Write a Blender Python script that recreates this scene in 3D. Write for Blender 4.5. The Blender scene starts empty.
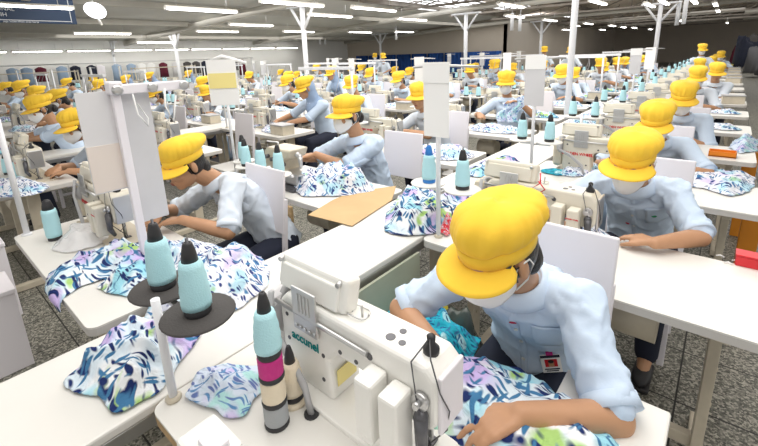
import bpy, bmesh, math, random
from mathutils import Vector as V, Matrix as M, noise
R = math.radians
PI = math.pi
random.seed(7)
S = bpy.context.scene
COL = S.collection

# ---------------------------------------------------------------- camera
FPX, CY0 = 409.14, 157.34
YAW, PITCH, ROLL = -.707966, .245214, -.037178
EYE = V((0, 0, 1.57))
FW = V((math.sin(YAW)*math.cos(PITCH), math.cos(YAW)*math.cos(PITCH), -math.sin(PITCH)))
_r = V((math.cos(YAW), -math.sin(YAW), 0)); _u = _r.cross(FW)
RT = _r*math.cos(ROLL) + _u*math.sin(ROLL)
UP = -_r*math.sin(ROLL) + _u*math.cos(ROLL)
cd = bpy.data.cameras.new('camera'); cam = bpy.data.objects.new('camera', cd); COL.objects.link(cam)
cd.sensor_width = 36; cd.sensor_fit = 'HORIZONTAL'; cd.lens = FPX*36/758
cd.shift_y = (CY0-223)/758
cd.clip_start = .05; cd.clip_end = 200
cam.matrix_world = M(((RT.x, UP.x, -FW.x, EYE.x), (RT.y, UP.y, -FW.y, EYE.y), (RT.z, UP.z, -FW.z, EYE.z), (0, 0, 0, 1)))
S.camera = cam

def ray(x, y): return RT*((x-379)/FPX) - UP*((y-CY0)/FPX) + FW
def at(x, y, z=.75):                       # where the sight line of a photo point meets the height z
    d = ray(x, y); return EYE + d*((z-EYE.z)/d.z)
def atY(x, y, Y):
    d = ray(x, y); return EYE + d*(Y/d.y)

# ---------------------------------------------------------------- world, lights, exposure
w = bpy.data.worlds.new('world'); S.world = w; w.use_nodes = True
w.node_tree.nodes['Background'].inputs[0].default_value = (1, .985, .96, 1)
w.node_tree.nodes['Background'].inputs[1].default_value = .75
S.view_settings.view_transform = 'Standard'; S.view_settings.look = 'None'
S.view_settings.exposure = .55; S.view_settings.gamma = 1; S.view_settings.use_curve_mapping = False
def area(name, loc, sx, sy, power, col=(1, .98, .95)):
    l = bpy.data.lights.new(name, 'AREA'); l.shape = 'RECTANGLE'; l.size = sx; l.size_y = sy; l.energy = power; l.color = col
    o = bpy.data.objects.new(name, l); COL.objects.link(o); o.location = loc
    return o
area('fill_lamp', (-.6, 1.2, 3.3), 5, 3.5, 105)  # broad fill lamps added below the ceiling, standing in for tubes and rooflights
area('fill_lamp', (-4.5, 4.6, 3.05), 7, 5, 165)
area('fill_lamp', (-1.2, 9, 3.1), 5, 8, 160)
area('fill_lamp', (-10.5, 6.5, 2.85), 6, 9, 190)
area('fill_lamp', (-6, 16, 3.0), 10, 8, 210)
area('fill_lamp', (-16, 10, 2.62), 5, 12, 200)
area('fill_lamp', (0, 28, 3.2), 12, 12, 300)

# ---------------------------------------------------------------- materials
def nt(m): m.use_nodes = True; return m.node_tree.nodes, m.node_tree.links, m.node_tree.nodes['Principled BSDF']
def mat(name, col, rough=.5, metal=0, var=0, vscale=6, bump=0, bscale=60, trans=0, alpha=1, emit=0, sheen=0, spec=.5):
    m = bpy.data.materials.new(name); N, L, P = nt(m)
    c = tuple(col)+(1,)
    P.inputs['Base Color'].default_value = c; P.inputs['Roughness'].default_value = rough; P.inputs['Metallic'].default_value = metal
    P.inputs['Specular IOR Level'].default_value = spec
    if trans: P.inputs['Transmission Weight'].default_value = trans
    if alpha < 1: P.inputs['Alpha'].default_value = alpha
    if sheen: P.inputs['Sheen Weight'].default_value = sheen
    if emit: P.inputs['Emission Color'].default_value = c; P.inputs['Emission Strength'].default_value = emit
    if var or bump:
        tc = N.new('ShaderNodeTexCoord')
    if var:
        n = N.new('ShaderNodeTexNoise'); n.inputs['Scale'].default_value = vscale; n.inputs['Detail'].default_value = 5
        L.new(tc.outputs['Object'], n.inputs['Vector'])
        r = N.new('ShaderNodeValToRGB'); L.new(n.outputs['Fac'], r.inputs[0])
        r.color_ramp.elements[0].position = .3; r.color_ramp.elements[1].position = .7
        r.color_ramp.elements[0].color = tuple(max(0, x*(1-var)) for x in col)+(1,)
        r.color_ramp.elements[1].color = tuple(min(1, x*(1+var)) for x in col)+(1,)
        L.new(r.outputs[0], P.inputs['Base Color'])
    if bump:
        n = N.new('ShaderNodeTexNoise'); n.inputs['Scale'].default_value = bscale; n.inputs['Detail'].default_value = 4
        L.new(tc.outputs['Object'], n.inputs['Vector'])
        b = N.new('ShaderNodeBump'); b.inputs['Strength'].default_value = bump; b.inputs['Distance'].default_value = .01
        L.new(n.outputs['Fac'], b.inputs['Height']); L.new(b.outputs[0], P.inputs['Normal'])
    return m
def print_mat(name, base, leaf, blobs, sc=1.0, lw=.27):
    """printed cotton: pale ground, soft colour blobs, two directions of dark leaf strokes"""
    m = bpy.data.materials.new(name); N, L, P = nt(m); P.inputs['Roughness'].default_value = .85; P.inputs['Specular IOR Level'].default_value = .2
    tc = N.new('ShaderNodeTexCoord'); src = tc.outputs['Object']
    wn = N.new('ShaderNodeTexNoise'); wn.inputs['Scale'].default_value = 7*sc; L.new(src, wn.inputs['Vector'])
    wm = N.new('ShaderNodeVectorMath'); wm.operation = 'MULTIPLY_ADD'; L.new(wn.outputs['Color'], wm.inputs[0]); wm.inputs[1].default_value = (.13/sc,)*3; L.new(src, wm.inputs[2])
    cur = None
    def mix(fac, a, b):
        x = N.new('ShaderNodeMix'); x.data_type = 'RGBA'; L.new(fac, x.inputs[0])
        for v, k in ((a, 6), (b, 7)):
            if isinstance(v, tuple): x.inputs[k].default_value = v+(1,)
            else: L.new(v, x.inputs[k])
        return x.outputs[2]
    cur = base
    for i, (c, scale, lo, hi) in enumerate(blobs):
        mp = N.new('ShaderNodeMapping'); mp.inputs['Location'].default_value = (i*3.7, i*1.3, i*2.1); L.new(src, mp.inputs[0])
        n = N.new('ShaderNodeTexNoise'); n.inputs['Scale'].default_value = scale*sc; n.inputs['Detail'].default_value = 1.5; L.new(mp.outputs[0], n.inputs['Vector'])
        r = N.new('ShaderNodeMapRange'); r.inputs[1].default_value = lo; r.inputs[2].default_value = hi; L.new(n.outputs['Fac'], r.inputs[0])
        cur = mix(r.outputs[0], cur, c)
    for i, (rot, st, thr) in enumerate(((.5, (1, 4.6, 1.6), lw), (-.9, (4.8, 1, 1.6), lw), (1.3, (1.2, 4.2, 1.2), lw-.05), (2.3, (.9, 5.4, 1.2), lw-.03))):
        mp = N.new('ShaderNodeMapping'); mp.inputs['Rotation'].default_value = (0, 0, rot); mp.inputs['Scale'].default_value = tuple(s*sc*13 for s in st); mp.inputs['Location'].default_value = (i*5.1, i*2.3, 0)
        L.new(wm.outputs[0], mp.inputs[0])
        v = N.new('ShaderNodeTexVoronoi'); v.inputs['Scale'].default_value = 1; L.new(mp.outputs[0], v.inputs['Vector'])
        r = N.new('ShaderNodeMapRange'); r.inputs[1].default_value = thr+.05; r.inputs[2].default_value = thr-.05; L.new(v.outputs['Distance'], r.inputs[0])
        cur = mix(r.outputs[0], cur, leaf if i % 2 == 0 else tuple(.5*a+.5*b for a, b in zip(leaf, (.1, .35, .6))))
    L.new(cur, P.inputs['Base Color'])
    bn = N.new('ShaderNodeTexNoise'); bn.inputs['Scale'].default_value = 16; bn.inputs['Detail'].default_value = 3; bn.inputs['Distortion'].default_value = 1.2; L.new(src, bn.inputs['Vector'])
    bp = N.new('ShaderNodeBump'); bp.inputs['Strength'].default_value = .55; bp.inputs['Distance'].default_value = .03; L.new(bn.outputs['Fac'], bp.inputs['Height']); L.new(bp.outputs[0], P.inputs['Normal'])
    return m
Mt = dict(
    white=mat('white_laminate', (.79, .775, .735), .35, var=.03, vscale=3),
    edge=mat('grey_table_edging', (.62, .60, .57), .5),
    ecard=mat('pinkish_card', (.74, .66, .60), .8),
    wood=mat('plywood_edge', (.55, .38, .2), .6, var=.2, vscale=40),
    cream=mat('cream_enamel', (.72, .68, .58), .32, var=.03, vscale=8),
    ivory=mat('white_enamel', (.86, .85, .81), .3),
    tan=mat('aged_ivory_paint', (.58, .52, .41), .4, var=.08, vscale=12),
    steel=mat('brushed_steel', (.6, .6, .6), .3, .9),
    dsteel=mat('dark_steel', (.12, .12, .13), .4, .6),
    black=mat('black_plastic', (.025, .025, .028), .5),
    grey=mat('grey_plastic', (.42, .42, .43), .5),
    lgrey=mat('light_grey_card', (.7, .69, .7), .7, var=.03, vscale=5),
    lilac=mat('white_painted_board', (.83, .80, .84), .6),
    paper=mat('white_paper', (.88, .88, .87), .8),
    paperg=mat('grey_card', (.62, .62, .64), .8, var=.04),  # plain grey card of the hanging sheets
    cyan=mat('aqua_thread', (.47, .78, .85), .55, bump=.25, bscale=260),
    blue=mat('blue_plastic', (.03, .22, .65), .4),
    magenta=mat('magenta_thread', (.55, .02, .22), .55, bump=.25, bscale=260),
    ecru=mat('cream_thread', (.80, .70, .54), .6, bump=.25, bscale=260),
    gthread=mat('grey_thread', (.38, .40, .42), .6, bump=.25, bscale=260),
    foam=mat('dark_foam', (.075, .07, .068), .95, bump=.2, bscale=200),
    yellow=mat('yellow_cotton', (.93, .60, .055), .8, var=.06, vscale=9, bump=.15, bscale=30, sheen=.1, spec=.2),
    shirt=mat('pale_blue_cotton', (.61, .73, .89), .85, var=.04, vscale=7, bump=.2, bscale=25, spec=.2),
    shirtb=mat('grey_blue_cotton', (.34, .45, .60), .85, var=.05, vscale=7, spec=.2),
    shirtw=mat('white_blue_cotton', (.68, .75, .84), .85, var=.04, vscale=7, spec=.2),
    hood=mat('slate_blue_scarf', (.30, .40, .57), .85, var=.08, vscale=10, spec=.2),
    teal=mat('teal_cotton', (.0, .25, .25), .85),
    navy=mat('navy_cloth', (.012, .016, .035), .85, var=.2),
    maroon=mat('maroon_cloth', (.12, .012, .03), .9, var=.3, vscale=4),
    skin=mat('skin', (.50, .27, .15), .5, var=.05, vscale=14),
    lip=mat('lip', (.33, .11, .09), .5),
    hair=mat('black_hair', (.012, .010, .009), .45, bump=.4, bscale=90),
    mask=mat('white_mask', (.82, .83, .84), .85, bump=.1, bscale=50),
    button=mat('red_emblem', (.5, .03, .08), .5),
    green=mat('green_emblem', (.02, .28, .12), .5),
    kraft=mat('kraft_board', (.56, .38, .19), .75, var=.08, vscale=4),
    plast=mat('clear_film', (.95, .95, .96), .12, trans=.1, alpha=.62),
    bagd=mat('dark_film', (.06, .07, .06), .2, var=.5, vscale=5),
    bagg=mat('grey_film', (.32, .31, .31), .25, var=.3, vscale=6),
    yfilm=mat('yellow_tape', (.55, .45, .05), .3),
    panelg=mat('pale_green_board', (.42, .44, .34), .6, var=.06),
    tube=mat('lamp_tube', (1, .99, .96), .4, emit=7),
    sky=mat('rooflight_glass', (.95, .97, 1), .4, emit=1.3),
    ceil=mat('ceiling_board', (.66, .65, .61), .8, var=.05, vscale=.8),
    ceild=mat('old_roof_board', (.60, .52, .44), .85, var=.25, vscale=.5),
    beam=mat('cream_beam', (.52, .50, .45), .7, var=.08, vscale=1.5),
    dbeam=mat('dark_truss', (.26, .23, .20), .7, var=.3, vscale=2),
    wall=mat('white_wall', (.74, .735, .71), .8, var=.03, vscale=.6),
    wallb=mat('beige_wall', (.46, .41, .35), .85, var=.06, vscale=.5),
    post=mat('white_post', (.82, .83, .86), .4),
    cblue=mat('royal_blue_cloth', (.01, .06, .24), .9, var=.3, vscale=2),
    signb=mat('sign_navy', (.008, .03, .08), .5),
    signw=mat('sign_lettering', (.7, .72, .74), .6),
    orange=mat('orange_paint', (.62, .22, .01), .5, var=.08),
    orangeb=mat('orange_plastic', (.75, .22, .01), .4),
    red=mat('red_plastic', (.65, .02, .03), .35),
    brown=mat('brown_board', (.28, .14, .06), .7),
    yell2=mat('yellow_card', (.88, .76, .30), .7),
    glass=mat('spectacle_frame', (.02, .02, .02), .3),
)
Mt['print'] = print_mat('leaf_print_cotton', (.70, .80, .88), (.015, .03, .13), [((.86, .88, .90), 10, .48, .6), ((.34, .68, .80), 9, .51, .61), ((.58, .46, .78), 8, .54, .62), ((.40, .62, .20), 12, .61, .67)], .8, .31)
Mt['printw'] = print_mat('white_floral_cotton', (.80, .82, .88), (.03, .05, .20), [((.50, .74, .86), 10, .54, .64), ((.66, .58, .82), 9, .60, .7), ((.38, .62, .42), 14, .66, .72)], 1.0)
Mt['printa'] = print_mat('aqua_print_cotton', (.03, .45, .58), (.01, .10, .22), [((.5, .8, .85), 14, .55, .62)], 1.2)
Mt['printp'] = print_mat('pale_print_cotton', (.66, .74, .86), (.14, .2, .45), [((.45, .74, .74), 14, .52, .62), ((.62, .54, .8), 12, .58, .7)], 1.1)
Mt['printr'] = print_mat('red_print_cotton', (.7, .04, .06), (.75, .7, .72), [((.8, .3, .3), 20, .5, .6)], 2.2)
def floor_mat():
    m = bpy.data.materials.new('terrazzo_floor'); N, L, P = nt(m); P.inputs['Roughness'].default_value = .45
    tc = N.new('ShaderNodeTexCoord')
    v = N.new('ShaderNodeTexVoronoi'); v.inputs['Scale'].default_value = 120; L.new(tc.outputs['Object'], v.inputs['Vector'])
    r = N.new('ShaderNodeValToRGB'); cr = r.color_ramp; cr.elements[0].color = (.05, .05, .042, 1); cr.elements[1].color = (.42, .40, .34, 1); cr.elements[1].position = .95
    e = cr.elements.new(.45); e.color = (.15, .15, .125, 1)
    sp = N.new('ShaderNodeSeparateColor'); L.new(v.outputs['Color'], sp.inputs[0]); L.new(sp.outputs[0], r.inputs[0])
    b = N.new('ShaderNodeTexBrick'); b.offset = 0; b.inputs['Scale'].default_value = 1; b.inputs['Brick Width'].default_value = .4; b.inputs['Row Height'].default_value = .4; b.inputs['Mortar Size'].default_value = .004
    L.new(tc.outputs['Object'], b.inputs['Vector'])
    mx = N.new('ShaderNodeMix'); mx.data_type = 'RGBA'; L.new(b.outputs['Fac'], mx.inputs[0]); L.new(r.outputs[0], mx.inputs[6]); mx.inputs[7].default_value = (.01, .01, .01, 1)
    L.new(mx.outputs[2], P.inputs['Base Color']); return m
Mt['floor'] = floor_mat()

# ---------------------------------------------------------------- mesh builder
class MB:
    def __init__(s): s.b = bmesh.new(); s.mi = 0
    def _fin(s, nf, smooth=True):
        for f in nf: f.material_index = s.mi; f.smooth = smooth
    def _xf(s, vs, c, rot):
        m = M.Translation(V(c)) @ (rot.to_4x4() if rot else M())
        bmesh.ops.transform(s.b, matrix=m, verts=vs)
    def box(s, c, d, bev=0, rot=None, seg=2):
        r = bmesh.ops.create_cube(s.b, size=1); vs = r['verts']
        bmesh.ops.scale(s.b, vec=V(d), verts=vs)
        fs = list({f for v in vs for f in v.link_faces})
        if bev:
            es = list({e for v in vs for e in v.link_edges})
            q = bmesh.ops.bevel(s.b, geom=es, offset=bev, segments=seg, affect='EDGES', profile=.5)
            vs = list({v for f in q['faces'] for v in f.verts} | {v for v in vs if v.is_valid})
            fs = list({f for v in vs for f in v.link_faces})
        s._xf(vs, c, rot); s._fin(fs, False)
        return s
    def cyl(s, p0, p1, r0, r1=None, n=12, cap=True):
        r1 = r0 if r1 is None else r1
        p0 = V(p0); p1 = V(p1); d = p1-p0; q = d.to_track_quat('Z', 'Y').to_matrix()
        a = [s.b.verts.new(p0+q@V((math.cos(2*PI*i/n)*r0, math.sin(2*PI*i/n)*r0, 0))) for i in range(n)]
        b = [s.b.verts.new(p1+q@V((math.cos(2*PI*i/n)*r1, math.sin(2*PI*i/n)*r1, 0))) for i in range(n)]
        s._fin([s.b.faces.new((a[i], a[(i+1) % n], b[(i+1) % n], b[i])) for i in range(n)])
        if cap: s._fin([s.b.faces.new(a[::-1]), s.b.faces.new(b)], False)
        return s
    def rings(s, rs, cap=True, closed=False):
        vv = [[s.b.verts.new(V(p)) for p in r] for r in rs]; n = len(vv[0]); fs = []
        for k in range(len(vv)-1):
            for i in range(n if not closed else n):
                fs.append(s.b.faces.new((vv[k][i], vv[k][(i+1) % n], vv[k+1][(i+1) % n], vv[k+1][i])))
        if cap: fs += [s.b.faces.new(vv[0][::-1]), s.b.faces.new(vv[-1])]
        s._fin(fs); return s
    def lathe(s, prof, c=(0, 0, 0), n=16, rot=None, cap=True):
        q = rot or M.Identity(3); c = V(c)
        return s.rings([[c+q@V((math.cos(2*PI*i/n)*r, math.sin(2*PI*i/n)*r, z)) for i in range(n)] for r, z in prof], cap)
    def tube(s, pts, r, n=6):
        pts = [V(p) for p in pts]; rs = []; up = V((0, 0, 1))
        for i, p in enumerate(pts):
            d = (pts[min(i+1, len(pts)-1)]-pts[max(i-1, 0)]).normalized()
            a = d.cross(up if abs(d.z) < .95 else V((1, 0, 0))).normalized(); b = a.cross(d)
            rr = r[i] if isinstance(r, (list, tuple)) else r
            rs.append([p+a*math.cos(2*PI*k/n)*rr+b*math.sin(2*PI*k/n)*rr for k in range(n)])
        return s.rings(rs)
    def ell(s, c, r, rot=None, n=12):
        q = bmesh.ops.create_uvsphere(s.b, u_segments=n, v_segments=max(6, n*2//3), radius=1); vs = q['verts']
        bmesh.ops.scale(s.b, vec=V(r if not isinstance(r, (int, float)) else (r, r, r)), verts=vs)
        fs = list({f for v in vs for f in v.link_faces}); s._xf(vs, c, rot); s._fin(fs); return s
    def limb(s, pts, rad, n=12):
        for i in range(len(pts)-1):
            if (V(pts[i+1])-V(pts[i])).length > 1e-5: s.cyl(pts[i], pts[i+1], rad[i], rad[i+1], n)
        for p, r in zip(pts, rad): s.ell(p, r*1.0, n=n)
        return s
    def prism(s, poly, y0, y1, bev=0, seg=2):        # polygon in x-z, run along y
        a = [s.b.verts.new((x, y0, z)) for x, z in poly]; b = [s.b.verts.new((x, y1, z)) for x, z in poly]; n = len(poly)
        fs = [s.b.faces.new((a[i], a[(i+1) % n], b[(i+1) % n], b[i])) for i in range(n)] + [s.b.faces.new(a[::-1]), s.b.faces.new(b)]
        bmesh.ops.recalc_face_normals(s.b, faces=fs)
        if bev:
            es = list({e for f in fs for e in f.edges})
            q = bmesh.ops.bevel(s.b, geom=es, offset=bev, segments=seg, affect='EDGES', profile=.5, clamp_overlap=True)
            vs = {v for f in q['faces'] for v in f.verts}; fs = list({f for v in vs for f in v.link_faces})
        s._fin(fs, False); return s
    def grid(s, f, nu, nv, wrap=False):
        vv = [[s.b.verts.new(V(f(i/(nu if wrap else nu-1), j/(nv-1)))) for j in range(nv)] for i in range(nu)]
        fs = []
        for i in range(nu if wrap else nu-1):
            for j in range(nv-1): fs.append(s.b.faces.new((vv[i][j], vv[(i+1) % nu][j], vv[(i+1) % nu][j+1], vv[i][j+1])))
        s._fin(fs); return s
    def thick(s, t):
        fs = s.b.faces[:]; bmesh.ops.recalc_face_normals(s.b, faces=fs)
        bmesh.ops.solidify(s.b, geom=fs, thickness=t)
        for f in s.b.faces: f.smooth = True
        return s
    def mesh(s, name, mats):
        bmesh.ops.recalc_face_normals(s.b, faces=s.b.faces[:])
        me = bpy.data.meshes.new(name); s.b.to_mesh(me); s.b.free()
        for m in mats: me.materials.append(Mt[m] if isinstance(m, str) else m)
        return me
    def build(s, name, mats, parent=None, link=True):
        if isinstance(mats, str): mats = [mats]
        return mk(name, s.mesh(name, mats), parent, link)
def mk(name, me, parent=None, link=True):
    o = bpy.data.objects.new(name, me); o.parent = parent
    if link: COL.objects.link(o)
    return o
def tag(o, label=None, cat=None, group=None, kind=None):
    for k, v in (('label', label), ('category', cat), ('group', group), ('kind', kind)):
        if v: o[k] = v
    return o
def empty(name, loc=(0, 0, 0), rz=0, link=True):
    o = bpy.data.objects.new(name, None); o.location = loc; o.rotation_euler.z = rz; o.empty_display_size = .1
    if link: COL.objects.link(o)
    return o
KIDS = {}
def kids(o):
    return o.children
def inst(root, loc=(0, 0, 0), rz=0, label=None, cat=None, group=None, sc=1):     # a copy of a thing with copies of its parts and sub-parts
    r = root.copy(); COL.objects.link(r); r.location = loc; r.rotation_euler.z = rz; r.scale = (sc, sc, sc)
    tag(r, label, cat, group)
    for ch in KIDS[root.name]:
        c = ch.copy(); COL.objects.link(c); c.parent = r
        for g in KIDS.get(ch.name, ()):
            d = g.copy(); COL.objects.link(d); d.parent = c
    return r
def freeze(root):                                     # remember a prototype's tree
    def walk(o):
        k = list(o.children); KIDS[o.name] = k
        for c in k: walk(c)
    walk(root); return root
def flat(root, name):                                 # one small mesh of a prototype for copies far away
    b = bmesh.new(); mats = []
    def walk(o):
        if o.type == 'MESH':
            me = o.data.copy()
            idx = []
            for m in me.materials:
                if m not in mats: mats.append(m)
                idx.append(mats.index(m))
            for p in me.polygons: p.material_index = idx[p.material_index] if idx else 0
            b.from_mesh(me); bpy.data.meshes.remove(me)
        for c in KIDS[o.name]: walk(c)
    walk(root)
    me = bpy.data.meshes.new(name); b.to_mesh(me); b.free()
    for m in mats: me.materials.append(m)
    o = bpy.data.objects.new(name, me); KIDS[o.name] = []
    return o
def text(s, size, name, m, loc, rot, parent, link=True, ext=.0006, align='CENTER', bold=0):
    c = bpy.data.curves.new('t', 'FONT'); c.body = s; c.size = size; c.extrude = ext; c.align_x = align; c.align_y = 'CENTER'; c.offset = bold
    t = bpy.data.objects.new('t', c); COL.objects.link(t)
    me = bpy.data.meshes.new_from_object(t.evaluated_get(bpy.context.evaluated_depsgraph_get()))
    bpy.data.objects.remove(t); bpy.data.curves.remove(c)
    me.transform(M.Translation(V(loc)) @ rot.to_4x4()); me.materials.clear(); me.materials.append(Mt[m])
    return mk(name, me, parent, link)
RX90 = M.Rotation(PI/2, 3, 'X')                      # upright lettering seen from -y
def remesh(mb, vox, sm=4, fac=.5):
    me = bpy.data.meshes.new('r'); bmesh.ops.recalc_face_normals(mb.b, faces=mb.b.faces[:]); mb.b.to_mesh(me); mb.b.free()
    o = bpy.data.objects.new('r', me); COL.objects.link(o)
    m = o.modifiers.new('r', 'REMESH'); m.mode = 'VOXEL'; m.voxel_size = vox; m.use_smooth_shade = True
    s = o.modifiers.new('s', 'SMOOTH'); s.factor = fac; s.iterations = sm
    out = bpy.data.meshes.new_from_object(o.evaluated_get(bpy.context.evaluated_depsgraph_get()))
    bpy.data.objects.remove(o); bpy.data.meshes.remove(me)
    return out

# ---------------------------------------------------------------- people
def lean_for(dz, L0=.15, k=1.35):
    """torso lean that puts the head dz above the pelvis"""
    lo, hi = .02, 1.15
    for _ in range(40):
        m = (lo+hi)/2
        if .47*math.cos(m)+.216*math.cos(min(1.3, k*m+L0)) > dz: lo = m
        else: hi = m
    return lo
def ik(S_, W, l1, l2, pole):
    d = W-S_; D = min(d.length, (l1+l2)*.995); n = d.normalized()
    a = (l1*l1-l2*l2+D*D)/(2*D); h = math.sqrt(max(0, l1*l1-a*a))
    p = (pole-n*pole.dot(n)).normalized()
    return S_+n*a+p*h, S_+n*D
def rot_head(yaw, pitch, roll=0):                     # face looks along -y; yaw>0 turns towards +x; pitch>0 looks down
    return M.Rotation(yaw, 3, 'Z') @ M.Rotation(pitch, 3, 'X') @ M.Rotation(roll, 3, 'Y')
HEADS = {}
def person(head, px, lean=None, pelz=.55, pely=None, yaw=0, pitch=.6, roll=0, lh=None, rh=None, lf=None, rf=None, lpole=(.8, .25, -.5), rpole=(-.8, .25, -.5),
           vox=.008, svox=.011, shirt='shirt', hood=None, mask=True, glasses=False, bun=True, stand=False, link=True, label=None, group=None,
           badge=False, emblem=None, twist=0, mat_mask='mask', capm='yellow', legs=True, open_mask=False):
    """a worker facing -y. head: world position of the head's middle; px: world x of the pelvis. Returns the body object (parts are its children)."""
    H = V(head); k = 1.35; L0 = .15
    if stand: pelz = H.z-.70
    L = lean_for(H.z-pelz) if lean is None else lean
    nl = min(1.3, k*L+L0)
    u = V((0, -math.sin(L), math.cos(L))); un = V((0, -math.sin(nl), math.cos(nl)))
    off = u*.47+un*.216
    P = V((px, H.y-off.y, H.z-off.z))
    O = V((P.x, P.y, 0))
    Hl = H-O; Pl = P-O
    # spine tilts sideways a little so that the head may sit off the pelvis
    Sc = Hl-un*.216
    spine = (Sc-Pl).normalized()
    tw = M.Rotation(twist, 3, 'Z')
    lat = tw @ V((1, 0, 0)); lat = (lat-spine*lat.dot(spine)).normalized(); fr = lat.cross(spine).normalized()*-1   # fr: chest direction (-y)
    if fr.y > 0: fr = -fr
    Rh = rot_head(yaw, pitch, roll)
    hp = lambda x, y, z: Hl+Rh@V((x, y, z))
    sl, sr = Sc+lat*.150-spine*.035, Sc-lat*.150-spine*.035
    up1, fo1 = .265, .235
    def tgt(h, dflt): return (V(h)-O) if h is not None else dflt
    Wl = tgt(lh, V((.10, Sc.y-.20, .82))); Wr = tgt(rh, V((-.12, Sc.y-.20, .82)))
    El, Wl = ik(sl, Wl, up1, fo1, V(lpole)); Er, Wr = ik(sr, Wr, up1, fo1, V(rpole))
    # ---- body: one continuous skin
    b = MB(); near = vox < .0075; n = 16 if near else 10
    hq = Rh
    b.ell(hp(0, .012, .03), (.074, .094, .092), hq, 18); b.ell(hp(0, -.022, -.035), (.060, .068, .082), hq, 16)
    b.ell(hp(0, -.058, -.092), (.030, .026, .024), hq); b.ell(hp(0, -.075, -.022), (.052, .020, .026), hq)
    b.ell(hp(0, -.079, .022), (.050, .016, .013), hq)
    b.limb([hp(0, -.086, .012), hp(0, -.104, -.022)], [.008, .0115]); b.ell(hp(.011, -.093, -.026), (.009, .010, .008), hq); b.ell(hp(-.011, -.093, -.026), (.009, .010, .008), hq)
    b.ell(hp(0, -.087, -.058), (.024, .012, .008), hq); b.ell(hp(0, -.084, -.070), (.020, .012, .008), hq)
    for s in (-1, 1):
        b.ell(hp(.036*s, -.066, -.03), (.024, .020, .026), hq); b.ell(hp(.077*s, .008, -.012), (.011, .020, .032), Rh@M.Rotation(.35*s, 3, 'Z'))
    nk = Sc+spine*.02
    b.limb([nk-spine*.05, hp(0, .03, -.05)], [.056, .052], n)
    b.limb([Pl+fr*-.02, Pl+(Sc-Pl)*.5-fr*.04, Sc-spine*.06-fr*.01], [.055, .05, .05], 12); b.limb([sr, sl], [.038, .038])
    hands = []
    for W, E_, Sx, fdir, s in ((Wl, El, sl, lf, 1), (Wr, Er, sr, rf, -1)):
        b.limb([Sx, E_], [.046, .039], n); m1 = E_+(W-E_)*.3
        b.limb([E_, m1, W], [.038, .037, .025], n)
        d = V(fdir).normalized() if fdir else ((W-E_).normalized()*.6+V((-.35*s, -.5, -.25))).normalized()
        nrm = V((0, 0, -1)); nrm = (nrm-d*nrm.dot(d)).normalized(); lt = d.cross(nrm).normalized()
        if lt.dot(V((-s, 0, 0))) < 0 and abs(lt.x) > .2: lt = -lt
        elif abs(lt.x) <= .2:
            lt = lt if lt.y*d.x*s > 0 else -lt
        # lt points to the thumb side
        kn = []
        for i, (o_, ln) in enumerate(((.030, .070), (.0095, .078), (-.011, .072), (-.030, .056))):
            base = W+lt*o_*.45+d*.012; kk = W+d*(.083-.005*abs(i-1))+lt*o_
            b.limb([base, kk], [.0155, .0115], 8)
            dd = (d+lt*(.10*(1.5-i))*.8).normalized(); p0 = kk; r0 = .0092
            for j, (fr_, cu) in enumerate(((.45, .25), (.32, .65), (.23, 1.0))):
                dj = (dd*math.cos(cu)+nrm*math.sin(cu)).normalized(); p1 = p0+dj*ln*fr_; r1 = r0*.9
                b.limb([p0, p1], [r0, r1], 8); p0, r0 = p1, r1
        t0 = W+d*.022+lt*.02; t1 = t0+(d*.7+lt*.6+nrm*.25).normalized()*.042; t2 = t1+(d*.9+lt*.15+nrm*.35).normalized()*.034; t3 = t2+(d*.9-lt*.1+nrm*.45).normalized()*.024
        b.limb([t0, t1, t2, t3], [.0145, .0115, .010, .0085], 8)
    hz = Pl.z
    kneeY = Pl.y-.40 if not stand else Pl.y-.02
    for s in (-1, 1):
        hip = Pl+V((.09*s, 0, -.02)); kn = V((.115*s, kneeY, hz-.04)) if not stand else V((.10*s, Pl.y-.01, hz*.52)); an = V((.12*s, kneeY+.06, .09)) if not stand else V((.11*s, Pl.y+.02, .09))
        b.limb([hip, kn, an], [.06, .05, .036], 10); b.limb([an, an+V((0, -.10, -.05))], [.034, .026], 8)
    me = remesh(b, vox, 3 if near else 2, .45)
    me.materials.append(Mt['skin']); me.materials.append(Mt['hair']); me.materials.append(Mt['lip'])
    if vox < .012:                                      # brows, lids, lips join the same mesh
        e = MB(); e.mi = 1
        for s in (-1, 1):
            e.tube([hp(x*s, y, z) for x, y, z in ((.016, -.0955, .013), (.03, -.0945, .018), (.048, -.082, .015))], [.003, .004, .002], 6)
            e.tube([hp(x*s, y, z) for x, y, z in ((.018, -.0925, -.006), (.032, -.0955, -.008), (.046, -.083, -.005))], [.0025, .0032, .002], 6)
        e.mi = 2; e.ell(hp(0, -.0985, -.060), (.019, .004, .0035), hq, 8); e.ell(hp(0, -.095, -.068), (.016, .005, .004), hq, 8)
        tb = bmesh.new(); tb.from_mesh(me); e2 = bpy.data.meshes.new('e'); e.b.to_mesh(e2); e.b.free(); tb.from_mesh(e2); tb.to_mesh(me); tb.free(); bpy.data.meshes.remove(e2)
    me.name = 'person'
    body = mk('person', me, None, link); body.location = O
    tag(body, label, 'person', group)
    # ---- shirt
    q = MB(); rs = []
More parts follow.
